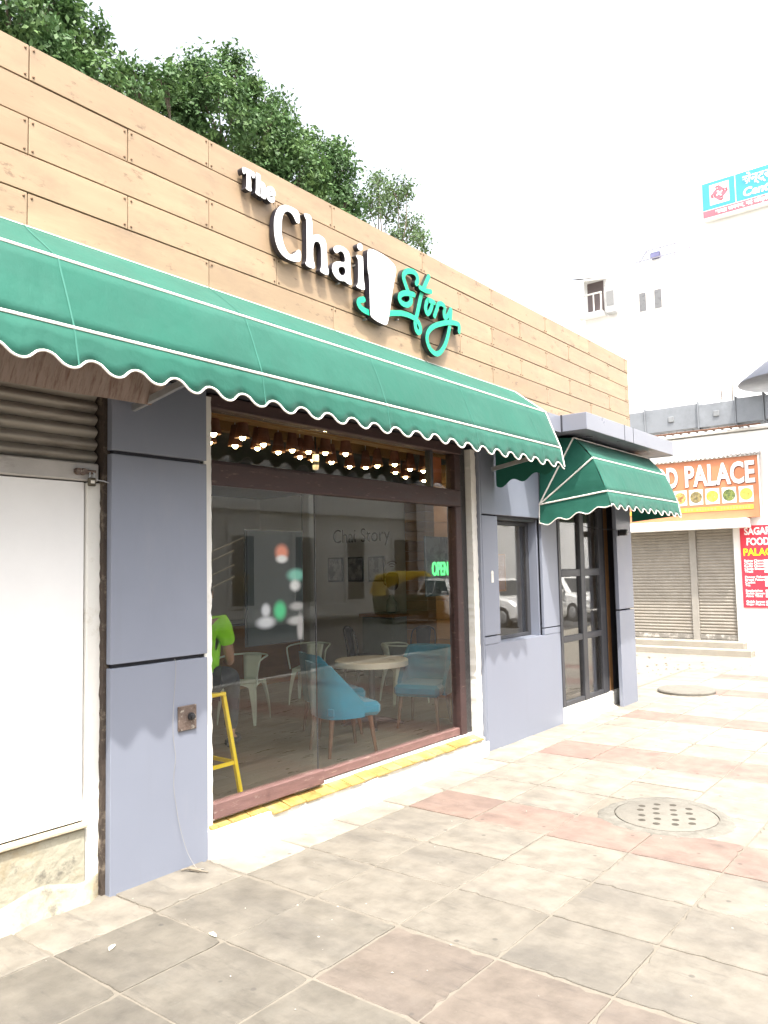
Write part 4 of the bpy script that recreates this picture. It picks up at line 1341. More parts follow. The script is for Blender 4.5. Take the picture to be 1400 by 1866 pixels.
def tree(name, label, puffs, base, per, size, seed, mat, group=None, shell=.5, frk=.62, thin=1.0):
    t = thing(name, label, 'tree', base, group='trees behind the cafe')
    V = leaves(puffs, per, size, seed, shell) - np.array(base)
    n = len(V) // 4
    me = bpy.data.meshes.new('crown')
    me.vertices.add(len(V))
    me.vertices.foreach_set('co', V.astype(np.float32).ravel())
    me.loops.add(n * 4)
    me.loops.foreach_set('vertex_index', np.arange(n * 4, dtype=np.int32))
    me.polygons.add(n)
    me.polygons.foreach_set('loop_start', np.arange(0, n * 4, 4, dtype=np.int32))
    me.materials.append(mat)
    me.update(calc_edges=True)
    me.validate()
    put('crown', me, t)
    b = Vector(base)
    cx = sum(p[0] for p in puffs) / len(puffs)
    zlow = min(p[2] for p in puffs)
    g = G()
    fork = Vector((b.x + (cx - b.x) * .5, b.y, zlow * frk))
    g.tube(catmull([b + Vector((0, 0, -.1)), b.lerp(fork, .5) + Vector((.08, .05, 0)), fork], 5), [.26 - .01 * k for k in range(11)], 10)
    g.build('trunk', m_bark, t, smooth=True)
    g = G()
    rr = random.Random(seed)
    for p in puffs:
        c = Vector(p[:3])
        mid = fork.lerp(c, .5) + Vector((rr.uniform(-.3, .3), rr.uniform(-.3, .3), -.35))
        g.tube(catmull([fork, mid, c], 4), [.9 * thin * q for q in (.10, .09, .08, .07, .06, .05, .04, .03, .02)], 6)
        for k in range(4):
            e = c + Vector((rr.uniform(-1, 1), rr.uniform(-1, 1), rr.uniform(-.3, 1))).normalized() * p[3] * .9
            g.tube([c.lerp(mid, .2), (c + e) / 2 + Vector((0, 0, .04)), e], [.022, .014, .005], 5)
    g.build('limb', m_bark, t, smooth=True)
    return t


tree('broadleaf_tree', 'dense dark green tree crown over the left end of the wood fascia', P_A, (6.6, 9.6, 0), 360, .135, 1, m_leaf, shell=.62)
tree('broadleaf_tree', 'largest dense tree crown rising above the fascia and the white cafe letters', P_B, (12.4, 10.6, 0), 360, .135, 2, m_leaf, shell=.62)
tree('broadleaf_tree', 'small sparse paler tree crown right of the dense tree, above the script lettering', P_D, (21.4, 12.4, 0), 150, .14, 3, m_leaf2, shell=.3, frk=.93, thin=.45)

# ------------------------------------------------------------------ inside the cafe
m_clay = M('terracotta', (.19, .07, .04), .75, .2, 9, bump=.2)
m_darklining = M('darkened shade lining', (.025, .014, .009), .9, .1, bump=0)  # lining darkened in its colour so the lit rim does not glow
m_bulb = M('glowing bulb', (.9, .8, .6), .4, 0, bump=0, emit=(1.0, .72, .34), estr=22.0)
m_mint = M('mint painted metal', (.60, .71, .63), .4, .08, 4, bump=.03, spec=.5)
m_dkmetal = M('dark chair metal', (.05, .052, .055), .4, .15, 4, bump=.03)
m_blue = M('teal blue fabric', (.001, .165, .255), .85, .12, 9, bump=.35, bscale=350, sheen=.3)
m_leg = M('walnut leg', (.14, .065, .035), .45, .2, 8, (4, 4, 1))
m_cream = M('cream table top', (.62, .57, .46), .35, .05, 4, bump=.02)
m_yel = M('yellow painted steel', (.78, .55, .01), .38, .05, bump=.02)
F0 = .150

pend = thing('pendant_lamp', '', 'pendant lamp', (3.9, .42, 0), group='terracotta pendant lamps inside the window')
g = G().lathe([(.024, .175), (.032, .17), (.060, .0), (.057, .0)], (3.9, .42, 2.875), 18, cap=False)
g.lathe([(.057, .0), (.030, .165), (.0001, .166)], (3.9, .42, 2.875), 18, 1, cap=False)
g.build('shade', [m_clay, m_darklining], pend, smooth=True)
G().lathe([(.0001, -.020), (.013, -.016), (.023, -.003), (.025, .012), (.016, .03), (.0001, .032)], (3.9, .42, 2.875), 12).build('bulb', m_bulb, pend, smooth=True)
G().tube([(3.9, .42, 3.03), (3.9, .42, 3.2)], .0035, 5).build('cord', m_pipe, pend)
lamps_xy = [(3.77, 0.46), (4.0, 0.79), (4.25, 0.77), (4.03, 0.43), (4.46, 0.73), (4.36, 0.55), (4.74, 0.77), (4.75, 0.61), (5.08, 0.84), (4.92, 0.58), (5.32, 0.9), (5.07, 0.52), (5.55, 0.88), (5.24, 0.43), (5.92, 0.97), (6.09, 0.9), (6.08, 0.74), (6.13, 0.56), (6.64, 0.94), (7.05, 1.11), (6.54, 0.67), (6.76, 0.66), (7.51, 1.18), (6.61, 0.49)]
front = sorted(p for p in lamps_xy if p[1] < .69)
back_ = sorted(p for p in lamps_xy if p[1] >= .69)
ordn = ['first', 'second', 'third', 'fourth', 'fifth', 'sixth', 'seventh', 'eighth', 'ninth', 'tenth', 'eleventh', 'twelfth', 'thirteenth', 'fourteenth']
firstp = True
for rowname, lst in (('higher front', front), ('lower back', back_)):
    for k, (x, y) in enumerate(lst):
        lab = '%s from the left in the %s row of terracotta pendant lamps' % (ordn[k], rowname)
        if k == len(lst) - 1:
            lab = 'rightmost in the %s row of terracotta pendant lamps' % rowname
        if firstp:
            pend.location = (x, y, -.012)
            pend['label'] = lab
            firstp = False
        else:
            dup(pend, (x, y, -.012), 0, lab)

# metal cafe chairs (side on, facing +x); arms optional
def metal_chair(label, loc, rz, mat, arms=True, group='metal cafe chairs'):
    t = thing('cafe_chair', label, 'chair', loc, rz, group)
    g = G()
    g.grid(lambda u, v: (-.19 + .38 * u, (-.19 + .38 * v) * (1 - .08 * (1 - u)), .445 - .012 * math.sin(math.pi * u) * math.sin(math.pi * v)), 6, 6)
    for sx, sy in ((1, 0), (-1, 0), (0, 1), (0, -1)):
        # apron cut to an arch
        def ap(u, v, sx=sx, sy=sy):
            a = -.19 + .38 * u
            d = .012 + .075 * (abs(2 * u - 1) ** 2.2)
            return ((sx * (.19 + .01 * v) if sx else a), (sy * (.19 + .01 * v) if sy else a), .445 - d * v)
        g.grid(ap, 12, 2)
    o = g.build('seat', mat, t, local=True, smooth=True, fix=False, angle=30)
    for sx in (1, -1):
        for sy in (1, -1):
            g = G()
            top, bot = Vector((sx * .185, sy * .185, .44)), Vector((sx * .245, sy * .225, 0))
            ring = []
            for k in range(7):
                u = k / 6
                p = top.lerp(bot, u) + Vector((sx, sy, 0)) * .012 * math.sin(math.pi * u)
                w = .048 * (1 - u) + .016
                ring.append([(p.x, p.y, p.z), (p.x - sx * w, p.y + sy * .004, p.z), (p.x + sx * .004, p.y - sy * w, p.z)])
            g.v = [q for r_ in ring for q in r_]
            for k in range(6):
                for a, b in ((0, 1), (0, 2)):
                    g.f.append((k * 3 + a, k * 3 + b, k * 3 + 3 + b, k * 3 + 3 + a))
                    g.m.append(0)
            g.build('leg', mat, t, local=True, fix=False).modifiers.new('thick', 'SOLIDIFY').thickness = .004
    if arms:
        c = catmull([(.17, .22, .44), (.20, .25, .66), (.10, .265, .715), (-.15, .225, .725), (-.245, .12, .73), (-.26, 0, .735), (-.245, -.12, .73), (-.15, -.225, .725), (.10, -.265, .715), (.20, -.25, .66), (.17, -.22, .44)], 6)
        G().tube(c, .0105, 8).build('arm_rail', mat, t, local=True, smooth=True)
        top = .73
    else:
        c = catmull([(-.18, .175, .44), (-.22, .18, .66), (-.255, .16, .80), (-.265, .08, .855), (-.268, 0, .865), (-.265, -.08, .855), (-.255, -.16, .80), (-.22, -.18, .66), (-.18, -.175, .44)], 6)
        G().tube(c, .0105, 8).build('back_hoop', mat, t, local=True, smooth=True)
        top = .85
    g = G().grid(lambda u, v: (-.185 - .075 * v - .012 * math.sin(math.pi * u), (-.105 + .21 * u) * (.75 + .35 * v), .44 + (top - .44) * v), 4, 6)
    g.build('back_splat', mat, t, local=True, smooth=True, fix=False).modifiers.new('thick', 'SOLIDIFY').thickness = .003
    return t


ch = metal_chair('pale mint metal armchair nearest the yellow stool', (6.06, 2.72, F0), math.pi + .45, m_mint)
dup(ch, (7.42, 2.98, F0), math.pi + .5, 'pale mint metal armchair behind the left blue chairs')
dup(ch, (8.05, 1.95, F0), -.5, 'pale mint metal armchair behind the round table')
dup(ch, (9.72, .80, F0), math.pi + .25, 'pale mint metal chair seen through the glazed door')
dk = metal_chair('dark metal hoop backed chair against the grey wall, leftmost of the dark chairs', (8.9, 3.3, F0), -.4, m_dkmetal, False)
dup(dk, (9.3, 2.6, F0), .9, 'dark metal hoop backed chair in the middle of the dark chairs')
dup(dk, (9.5, 1.9, F0), 2.6, 'dark metal hoop backed chair nearest the wood clad column')

# upholstered tub chairs
def tub_chair(label, loc, rz):
    t = thing('tub_chair', label, 'chair', loc, rz, 'blue upholstered tub chairs')
    g = G()
    g.box(-.24, .29, -.25, .25, .34, .465)
    g.build('seat', m_blue, t, bevel=.035, local=True)
    g = G()
    pl_ = []
    plan = [(.10, -.27), (.04, -.275), (-.03, -.28), (-.10, -.275), (-.18, -.255), (-.235, -.20), (-.26, -.10), (-.265, 0), (-.26, .10), (-.235, .20), (-.18, .255), (-.10, .275), (-.03, .28), (.04, .275), (.10, .27)]
    for x, y in plan:
        pl_.append((x, y, .34, .475 + (.365 if x < -.19 else .365 * max(0, (.10 - x) / .29))))
    for j, off in enumerate((0, .045)):
        for (x, y, z0, z1) in pl_:
            l = math.hypot(x + .02, y) + 1e-6
            g.v += [(x - (x * off / l), y - y * off / l, z0 + .0), (x - .055 * (z1 - .45) / .4 - (x * off / l), y - y * off / l, z1 - .012 * j)]
    n = len(pl_) * 2
    for k in range(len(pl_) - 1):
        a = 2 * k
        for q in ((a, a + 1, a + 3, a + 2), (n + a, n + a + 2, n + a + 3, n + a + 1), (a + 1, n + a + 1, n + a + 3, a + 3), (a, a + 2, n + a + 2, n + a)):
            g.f.append(q)
            g.m.append(0)
    for a in (0, n - 2):
        g.f.append((a, n + a, n + a + 1, a + 1))
        g.m.append(0)
    o = g.build('backrest', m_blue, t, smooth=True, local=True, angle=60, bevel=0)
    for sx in (1, -1):
        for sy in (1, -1):
            G().tube([(sx * .19, sy * .19, .35), (sx * .235, sy * .225, 0)], [.026, .015], 8).build('leg', m_leg, t, smooth=True, local=True)
    return t


tb1 = tub_chair('blue tub chair at the front left, its back to the sliding pane', (5.58, .82, F0), -.42)
dup(tb1, (6.14, 1.46, F0), -.45, 'blue tub chair behind the front left one, left of the round table')
dup(tb1, (6.96, .86, F0), math.pi + .30, 'blue tub chair right of the round table, facing left')

rt = thing('round_table', 'round cream topped pedestal table between the blue chairs', 'table', (6.66, 1.34, F0))
G().lathe([(.38, .64), (.40, .645), (.40, .70), (.39, .708), (.0001, .709)], (6.66, 1.34, F0), 40).build('table_top', m_cream, rt, smooth=True, angle=30)
G().lathe([(.04, .03), (.035, .12), (.035, .635)], (6.66, 1.34, F0), 14).build('column', m_dkmetal, rt, smooth=True)
g = G()
for k in range(4):
    a = math.pi / 4 + k * math.pi / 2
    g.tube([(6.66, 1.34, F0 + .07), (6.66 + .16 * math.cos(a), 1.34 + .16 * math.sin(a), F0 + .055), (6.66 + .34 * math.cos(a), 1.34 + .34 * math.sin(a), F0 + .018)], [.03, .028, .018], 8)
g.build('foot', m_dkmetal, rt, smooth=True)
st_ = thing('bar_stool', 'yellow painted square steel bar stool behind the left glass', 'stool', (3.84, .77, F0))
G().box(3.67, 4.0, .60, .93, F0 + .745, F0 + .772).build('seat', m_yel, st_, bevel=.006)
for sx in (-1, 1):
    for sy in (-1, 1):
        a, b = Vector((3.835 + sx * .148, .765 + sy * .148, F0 + .745)), Vector((3.835 + sx * .25, .765 + sy * .22, F0))
        g = G()
        w = .015
        g.hexa([(b.x - w, b.y - w, b.z), (b.x + w, b.y - w, b.z), (b.x + w, b.y + w, b.z), (b.x - w, b.y + w, b.z)], [(a.x - w, a.y - w, a.z), (a.x + w, a.y - w, a.z), (a.x + w, a.y + w, a.z), (a.x - w, a.y + w, a.z)])
        g.build('leg', m_yel, st_)
g = G()
zz = F0 + .24
for y in (.765 - .197, .765 + .197):
    g.box(3.622, 4.048, y - .008, y + .008, zz - .014, zz + .014)
for x in (3.835 - .217, 3.835 + .217):
    g.box(x - .008, x + .008, .585, .945, zz - .014, zz + .014)
g.build('footrest', m_yel, st_)


# person sitting on the stool, seen from behind, facing into the room
def skin(name, chain, mat, parent, sub=2, smooth=True):
    """chain: dict of joint -> (pos, radius or (ra, rb)), list of bones"""
    js, bones = chain
    bm = bmesh.new()
    ly = bm.verts.layers.skin.verify()
    vs = {}
    for i, (k, (p, r_)) in enumerate(js.items()):
        v = bm.verts.new(p)
        v[ly].radius = r_ if isinstance(r_, tuple) else (r_, r_)
        v[ly].use_root = i == 0
        vs[k] = v
    for a, b in bones:
        bm.edges.new((vs[a], vs[b]))
    me = bpy.data.meshes.new(name)
    bm.to_mesh(me)
    bm.free()
    tmp = bpy.data.objects.new('tmp', me)
    COL.objects.link(tmp)
    tmp.modifiers.new('s', 'SKIN').use_smooth_shade = True
    tmp.modifiers.new('d', 'SUBSURF').levels = sub
    dg = bpy.context.evaluated_depsgraph_get()
    dg.update()
    m2 = bpy.data.meshes.new_from_object(tmp.evaluated_get(dg))
    bpy.data.objects.remove(tmp)
    m2.name = name
    m2.materials.clear()
    m2.materials.append(mat)
    m2.polygons.foreach_set('use_smooth', [True] * len(m2.polygons))
    return put(name, m2, parent)


def mirror(js, bones):
    J = dict(js)
    B = list(bones)
    for k, (p, r_) in js.items():
        if abs(p[1]) > .001:
            J[k + '_m'] = ((p[0], -p[1], p[2]), r_)
    for a, b in bones:
        am = a + '_m' if a + '_m' in J else a
        bm_ = b + '_m' if b + '_m' in J else b
        if (am, bm_) != (a, b):
            B.append((am, bm_))
    return J, B


m_skin = M('brown skin', (.30, .165, .10), .5, .08, bump=.05)
m_shirt = M('lime shirt cloth', (.26, .68, .015), .85, .10, 6, bump=.4, bscale=18)
m_trs = M('dark trouser cloth', (.022, .026, .034), .85, .2, 6, bump=.5, bscale=20)
m_hair = M('black hair', (.012, .010, .009), .5, .3, 40, bump=.6)
pr = thing('person', 'person in a lime green short sleeved shirt and dark trousers seated on the yellow stool', 'person', (3.935, .84, F0 + .772), .62)
# local frame: +x forward, +y left, z from the stool seat
J = {'pelvis': ((-.02, 0, .09), (.15, .11)), 'waist': ((-.03, 0, .24), (.135, .10)), 'chest': ((-.01, 0, .42), (.155, .105)), 'neck': ((.01, 0, .575), .055), 'throat': ((.025, 0, .64), .052),
     'head': ((.04, 0, .735), (.078, .092)), 'crown': ((.035, 0, .815), (.07, .08)),
     'sh': ((-.005, .165, .51), .058), 'up': ((-.02, .215, .40), .048), 'el': ((.02, .235, .245), .038), 'fo': ((.14, .20, .20), .034), 'wr': ((.235, .165, .20), .026), 'pa': ((.30, .15, .205), (.034, .018)),
     'hip': ((.02, .095, .06), .085), 'th': ((.22, .125, .075), .075), 'kn': ((.42, .15, .05), .058), 'ca': ((.42, .15, -.16), .052), 'an': ((.36, .15, -.42), .036), 'to': ((.48, .16, -.47), (.038, .03))}
B = [('pelvis', 'waist'), ('waist', 'chest'), ('chest', 'neck'), ('neck', 'throat'), ('throat', 'head'), ('head', 'crown'), ('chest', 'sh'), ('sh', 'up'), ('up', 'el'), ('el', 'fo'), ('fo', 'wr'), ('wr', 'pa'),
     ('pelvis', 'hip'), ('hip', 'th'), ('th', 'kn'), ('kn', 'ca'), ('ca', 'an'), ('an', 'to')]
for k, (dx, dy, l) in enumerate(((.085, .022, 1), (.10, .006, 1), (.095, -.010, 1), (.075, -.024, 1))):
    J['f%da' % k] = ((.33, .15 + dy, .205), .0105)
    J['f%db' % k] = ((.30 + dx * .85, .15 + dy * 1.1, .195), .0095)
    J['f%dc' % k] = ((.30 + dx, .15 + dy * 1.1, .165), .008)
    B += [('pa', 'f%da' % k), ('f%da' % k, 'f%db' % k), ('f%db' % k, 'f%dc' % k)]
J['t1'] = ((.285, .125, .195), .011)
J['t2'] = ((.315, .108, .18), .010)
B += [('pa', 't1'), ('t1', 't2')]
body = skin('body', mirror(J, B), m_skin, pr)
# face: nose, ears, eyes as shaped pieces of the head
g = G()
g.add([(.125, 0, .765), (.117, .014, .715), (.117, -.014, .715), (.148, 0, .718), (.118, 0, .705)], [(0, 1, 3), (0, 3, 2), (1, 4, 3), (3, 4, 2)])
for s in (1, -1):
    g.grid(lambda u, v: (.02 + .035 * u - .01 * v, s * (.085 + .018 * math.sin(math.pi * u)), .71 + .06 * v), 4, 4)
g.build('nose_and_ears', m_skin, pr, local=True, smooth=True, fix=False)
for s in (1, -1):
    G().lathe([(.0001, -.012), (.010, -.006), (.010, .006), (.0001, .012)], (.112, s * .030, .755), 8).build('eye', m_pipe, pr, local=True, smooth=True)
G().box(.112, .120, -.022, .022, .672, .680).build('mouth', M('lips', (.25, .10, .08), .5, .1, bump=0), pr, local=True, bevel=.003)
g = G()
g.lathe([(.094, -.03), (.100, .02), (.092, .065), (.06, .10), (.0001, .112)], (.022, 0, .765), 20)
g.build('hair', m_hair, pr, local=True, smooth=True)
JS = {'pelvis': ((-.03, 0, .06), (.185, .14)), 'waist': ((-.035, 0, .22), (.165, .125)), 'chest': ((-.012, 0, .41), (.178, .125)), 'top': ((.0, 0, .535), (.10, .075)),
      'sh': ((-.008, .165, .515), .074), 'up': ((-.02, .218, .42), .068), 'cuff': ((-.012, .232, .335), .066)}
skin('shirt', mirror(JS, [('pelvis', 'waist'), ('waist', 'chest'), ('chest', 'top'), ('chest', 'sh'), ('sh', 'up'), ('up', 'cuff')]), m_shirt, pr)
JT = {'pelvis': ((-.02, 0, .07), (.165, .13)), 'hip': ((.02, .10, .065), .100), 'th': ((.22, .127, .078), .092), 'kn': ((.425, .15, .05), .074), 'ca': ((.42, .15, -.16), .068), 'an': ((.365, .15, -.39), .056)}
skin('trousers', mirror(JT, [('pelvis', 'hip'), ('hip', 'th'), ('th', 'kn'), ('kn', 'ca'), ('ca', 'an')]), m_trs, pr)
for s in (1, -1):
    g = G().box(.31, .56, s * .155 - .045, s * .155 + .045, -.51, -.43)
    g.build('shoe', m_blackpl, pr, local=True, bevel=.025)

# posters, pictures and signs
bd = thing('dark_poster', 'dark poster on the left pane with soft blurred orange, teal and green shapes', 'poster', (4.08, .2, 1.6))
mt = bpy.data.materials.new('blurred poster print')
mt.use_nodes = True
nt = mt.node_tree
bs_ = nt.nodes['Principled BSDF']
bs_.inputs['Roughness'].default_value = .7
bs_.inputs['Specular IOR Level'].default_value = .15
geo = nt.nodes.new('ShaderNodeNewGeometry')
cur = None
PX0, PX1, PZ0, PZ1 = 3.86, 4.435, 1.30, 2.13
shapes = [((4.21, 1.975), .062, .055, (.75, .25, .16)), ((4.21, 1.925), .055, .028, (.72, .70, .70)), ((4.36, 1.80), .085, .045, (.20, .48, .39)), ((4.35, 1.72), .052, .040, (.62, .60, .60)),
          ((4.185, 1.535), .058, .065, (.05, .46, .20)), ((4.04, 1.545), .040, .045, (.50, .49, .52)), ((4.04, 1.455), .085, .040, (.48, .47, .50)), ((4.37, 1.56), .075, .030, (.34, .32, .32)), ((4.36, 1.45), .085, .032, (.40, .38, .38)), ((4.40, 1.39), .032, .10, (.36, .33, .33))]
for (c, rx, rz_, colr) in shapes:
    mp = nt.nodes.new('ShaderNodeMapping')
    mp.vector_type = 'TEXTURE'
    mp.inputs['Location'].default_value = (c[0], 0, c[1])
    mp.inputs['Scale'].default_value = (rx, 1e6, rz_)
    lk(nt, geo.outputs['Position'], mp.inputs[0])
    ln = nt.nodes.new('ShaderNodeVectorMath')
    ln.operation = 'LENGTH'
    lk(nt, mp.outputs[0], ln.inputs[0])
    mr = nt.nodes.new('ShaderNodeMapRange')
    mr.interpolation_type = 'SMOOTHSTEP'
    mr.inputs['From Min'].default_value = .45
    mr.inputs['From Max'].default_value = 1.55
    mr.inputs['To Min'].default_value = 1
    mr.inputs['To Max'].default_value = 0
    lk(nt, ln.outputs['Value'], mr.inputs['Value'])
    mx = nt.nodes.new('ShaderNodeMix')
    mx.data_type = 'RGBA'
    lk(nt, mr.outputs[0], mx.inputs['Factor'])
    if cur is None:
        mx.inputs['A'].default_value = (.022, .026, .026, 1)
    else:
        lk(nt, cur, mx.inputs['A'])
    mx.inputs['B'].default_value = (*colr, 1)
    cur = mx.outputs['Result']
lk(nt, cur, bs_.inputs['Base Color'])
G().box(PX0, PX1, .20, .206, PZ0, PZ1).build('sheet', mt, bd)
G().box(PX0 - .012, PX1 + .012, .207, .222, PZ0 - .012, PZ1 + .012).build('backing', m_blackpl, bd, bevel=.003)

m_neon = M('green neon', (.05, .4, .1), .5, 0, bump=0, emit=(.10, .95, .22), estr=.55)
op = thing('open_sign', 'green lit OPEN sign on a dark panel near the right jamb', 'sign', (6.6, .36, 1.8))
G().box(6.38, 6.80, .385, .41, 1.55, 2.15).build('panel', M('dark smoked panel', (.05, .06, .065), .3, .1, bump=0), op, bevel=.004)
text('lettering', 'OPEN', .19, (6.47, .378, 1.76), '-y', m_neon, op, .004, .004, width=.29)

pics = [('leftmost of the three framed prints on the grey cafe wall', 4.98), ('middle one of the three framed prints on the grey cafe wall', 4.52), ('rightmost of the three framed prints on the grey cafe wall', 4.07)]
for k, (lab, y) in enumerate(pics):
    t = thing('framed_print', lab, 'picture', (10.19, y, 1.84), group='framed prints on the cafe wall')
    G().box(10.165, 10.198, y - .17, y + .17, 1.63, 2.05).build('frame', m_black, t, bevel=.004)
    G().box(10.160, 10.164, y - .145, y + .145, 1.655, 2.025).build('print', M('grey print photo', (.42, .42, .41), .5, .6, 6, bump=0, dirt=[((.12, .12, .13), 4 + k, .48, .56, .9, None)]), t)
ws = thing('wall_lettering', 'thin black handwriting style lettering on the grey cafe wall', 'lettering', (10.19, 4.5, 2.4))
text('lettering', 'Chai Story', .34, (10.19, 5.05, 2.30), '-x', m_black, ws, .004, -.004, width=1.25)
wm = thing('wifi_mug_sign', 'brown mug shaped wifi sign on the grey cafe wall', 'sign', (10.19, 3.75, 1.7))
m_mug = M('brown mug cutout', (.10, .055, .04), .6, .1, bump=0)
g = G()
g.prism(chaikin([(-.11, .16), (-.13, .06), (-.12, -.06), (-.07, -.13), (.07, -.13), (.12, -.06), (.13, .06), (.11, .16)], 2), 0, .015)
g.v = [(10.18 + y, 3.75 - x, 1.62 + z) for x, y, z in g.v]
g.build('mug', m_mug, wm, fix=False)
g = G()
for r_ in (.05, .09, .13):
    g.tube([(10.185, 3.75 - r_ * math.sin(a), 1.83 + r_ * math.cos(a)) for a in [math.radians(-45 + 9 * k) for k in range(11)]], .008, 5)
g.tube([(10.185, 3.75 + .12 + .06 * math.sin(a), 1.64 + .07 * math.cos(a)) for a in [math.pi * k / 10 for k in range(11)]], .010, 6)
g.build('wifi_arcs', m_mug, wm, smooth=True)
sv = thing('service_sign', 'narrow green SELF SERVICE sign on the wooden back wall', 'sign', (7.4, 6.8, 2.25))
G().box(6.95, 7.75, 6.82, 6.835, 2.02, 2.18).build('board', M('green board', (.02, .12, .05), .5, .1, bump=0), sv)
text('lettering', 'SELF SERVICE', .12, (7.0, 6.818, 2.055), '-y', M('pale green letters', (.35, .55, .38), .5, 0, bump=0), sv, .002, width=.70)
# white pipe canopy over the serving counter
cp = thing('pipe_canopy', 'white pipe canopy frame over the serving counter', 'canopy', (8, 4.0, 2))
G().tube([(6.55, 4.0, 2.07), (7.20, 4.0, 2.30), (8.35, 4.0, 2.36)], .012, 6).build('rail', m_pipe, cp, smooth=True)
for x0, z0, l in ((6.55, 1.95, .48), (6.55, 1.76, .48), (6.55, 1.60, .48), (7.25, 2.20, .25), (7.7, 2.20, .28), (8.1, 2.2, .28)):
    G().tube([(x0, 4.0, z0), (x0 + l, 4.0, z0 + l * .36)], .011, 6).build('strut', m_pipe, cp, smooth=True)
for xx in (6.55, 8.35):
    G().tube([(xx, 4.0, 2.07 if xx < 7 else 2.36), (xx, 4.0, 3.2)], .008, 6).build('hanger', m_black, cp)
ct = thing('serving_counter', 'wood fronted serving counter at the back of the cafe', 'counter', (7.6, 4.9, F0))
G().box(6.2, 8.9, 4.6, 5.2, F0, 1.06).build('front', m_woodin, ct, bevel=.006)
G().box(6.15, 8.95, 4.55, 5.25, 1.062, 1.10).build('counter_top', m_black, ct, bevel=.006)
cf = thing('coffee_cart', 'grey green cart with a wood top by the grey wall', 'cart', (9.7, 3.4, F0))
G().box(9.4, 10.05, 3.15, 3.75, F0 + .05, 1.10).build('body', M('grey green lacquer', (.22, .28, .26), .35, .08, bump=.02), cf, bevel=.01)
G().box(9.36, 10.08, 3.12, 3.79, 1.102, 1.15).build('top', m_woodlt, cf, bevel=.006)
tag(G().lathe([(.05, 0), (.085, .02), (.085, .18), (.035, .24), (.035, .28)], (9.7, 3.4, 1.151), 18).build('glass_jar', M('grey glazed jar', (.35, .37, .36), .25, .05, bump=0), smooth=True), 'grey jar standing on the coffee cart', 'jar')
bc = thing('ceiling_camera', 'white and black dome camera hanging behind the transom', 'camera', (5.05, .62, 2.8))
G().lathe([(.028, .10), (.030, .0), (.024, -.035), (.0001, -.045)], (5.05, .62, 2.76), 14).build('body', m_pipe, bc, smooth=True)
G().lathe([(.0305, .0), (.0308, .03)], (5.05, .62, 2.765), 14, cap=False).build('band', m_blackpl, bc, smooth=True)
G().tube([(5.05, .62, 2.85), (5.05, .62, 3.2)], .008, 6).build('stem', m_black, bc)
op2 = tag(G().box(6.17, 6.42, .20, .205, 2.63, 2.92).build('orange_notice', M('orange notice', (.42, .12, .04), .5, .2, 9, bump=0)), 'dark orange notice in the right corner of the transom light', 'notice')
on = thing('door_notice', 'small framed opening hours notice behind the side window', 'notice', (7.8, .42, 1.75))
g = G()
for x0, x1, z0, z1 in ((7.66, 7.68, 1.55, 1.98), (7.98, 8.0, 1.55, 1.98), (7.68, 7.98, 1.55, 1.57), (7.68, 7.98, 1.96, 1.98)):
    g.box(x0, x1, .40, .415, z0, z1)
g.build('frame', m_woodlt, on)
G().box(7.68, 7.98, .405, .412, 1.57, 1.96).build('sheet', M('brown paper', (.22, .13, .09), .7, .1, bump=0), on)
text('lettering', 'OPENING', .07, (7.70, .402, 1.84), '-y', M('pale brown ink', (.42, .30, .24), .6, 0, bump=0), on, .001, width=.25)
text('lettering', 'HOURS', .07, (7.72, .402, 1.74), '-y', bpy.data.materials['pale brown ink'], on, .001, width=.2)

# ------------------------------------------------------------------ the street behind the camera (seen mirrored in the glass)
m_carw = M('white car paint', (.78, .78, .77), .22, .02, bump=0, spec=.6, coat=.6)
m_carg = M('dark car glass', (.03, .034, .038), .08, .1, bump=0, spec=.7)
m_tyre = M('tyre rubber', (.025, .025, .026), .85, .15, bump=.1)
m_lampg = M('clear lamp glass', (.65, .66, .68), .12, .1, bump=0, spec=.7)


def prism_y(g, prof, y0, y1, mi=0, inset=0.0, zc=.9):
    n = len(prof)
    A = [(x, y0, z) for x, z in prof]
    Bq = [(x, y1, z) for x, z in prof]
    g.add(A + Bq, [tuple(range(n)), tuple(range(2 * n - 1, n - 1, -1))] + [(i, i + n, (i + 1) % n + n, (i + 1) % n) for i in range(n)], mi)


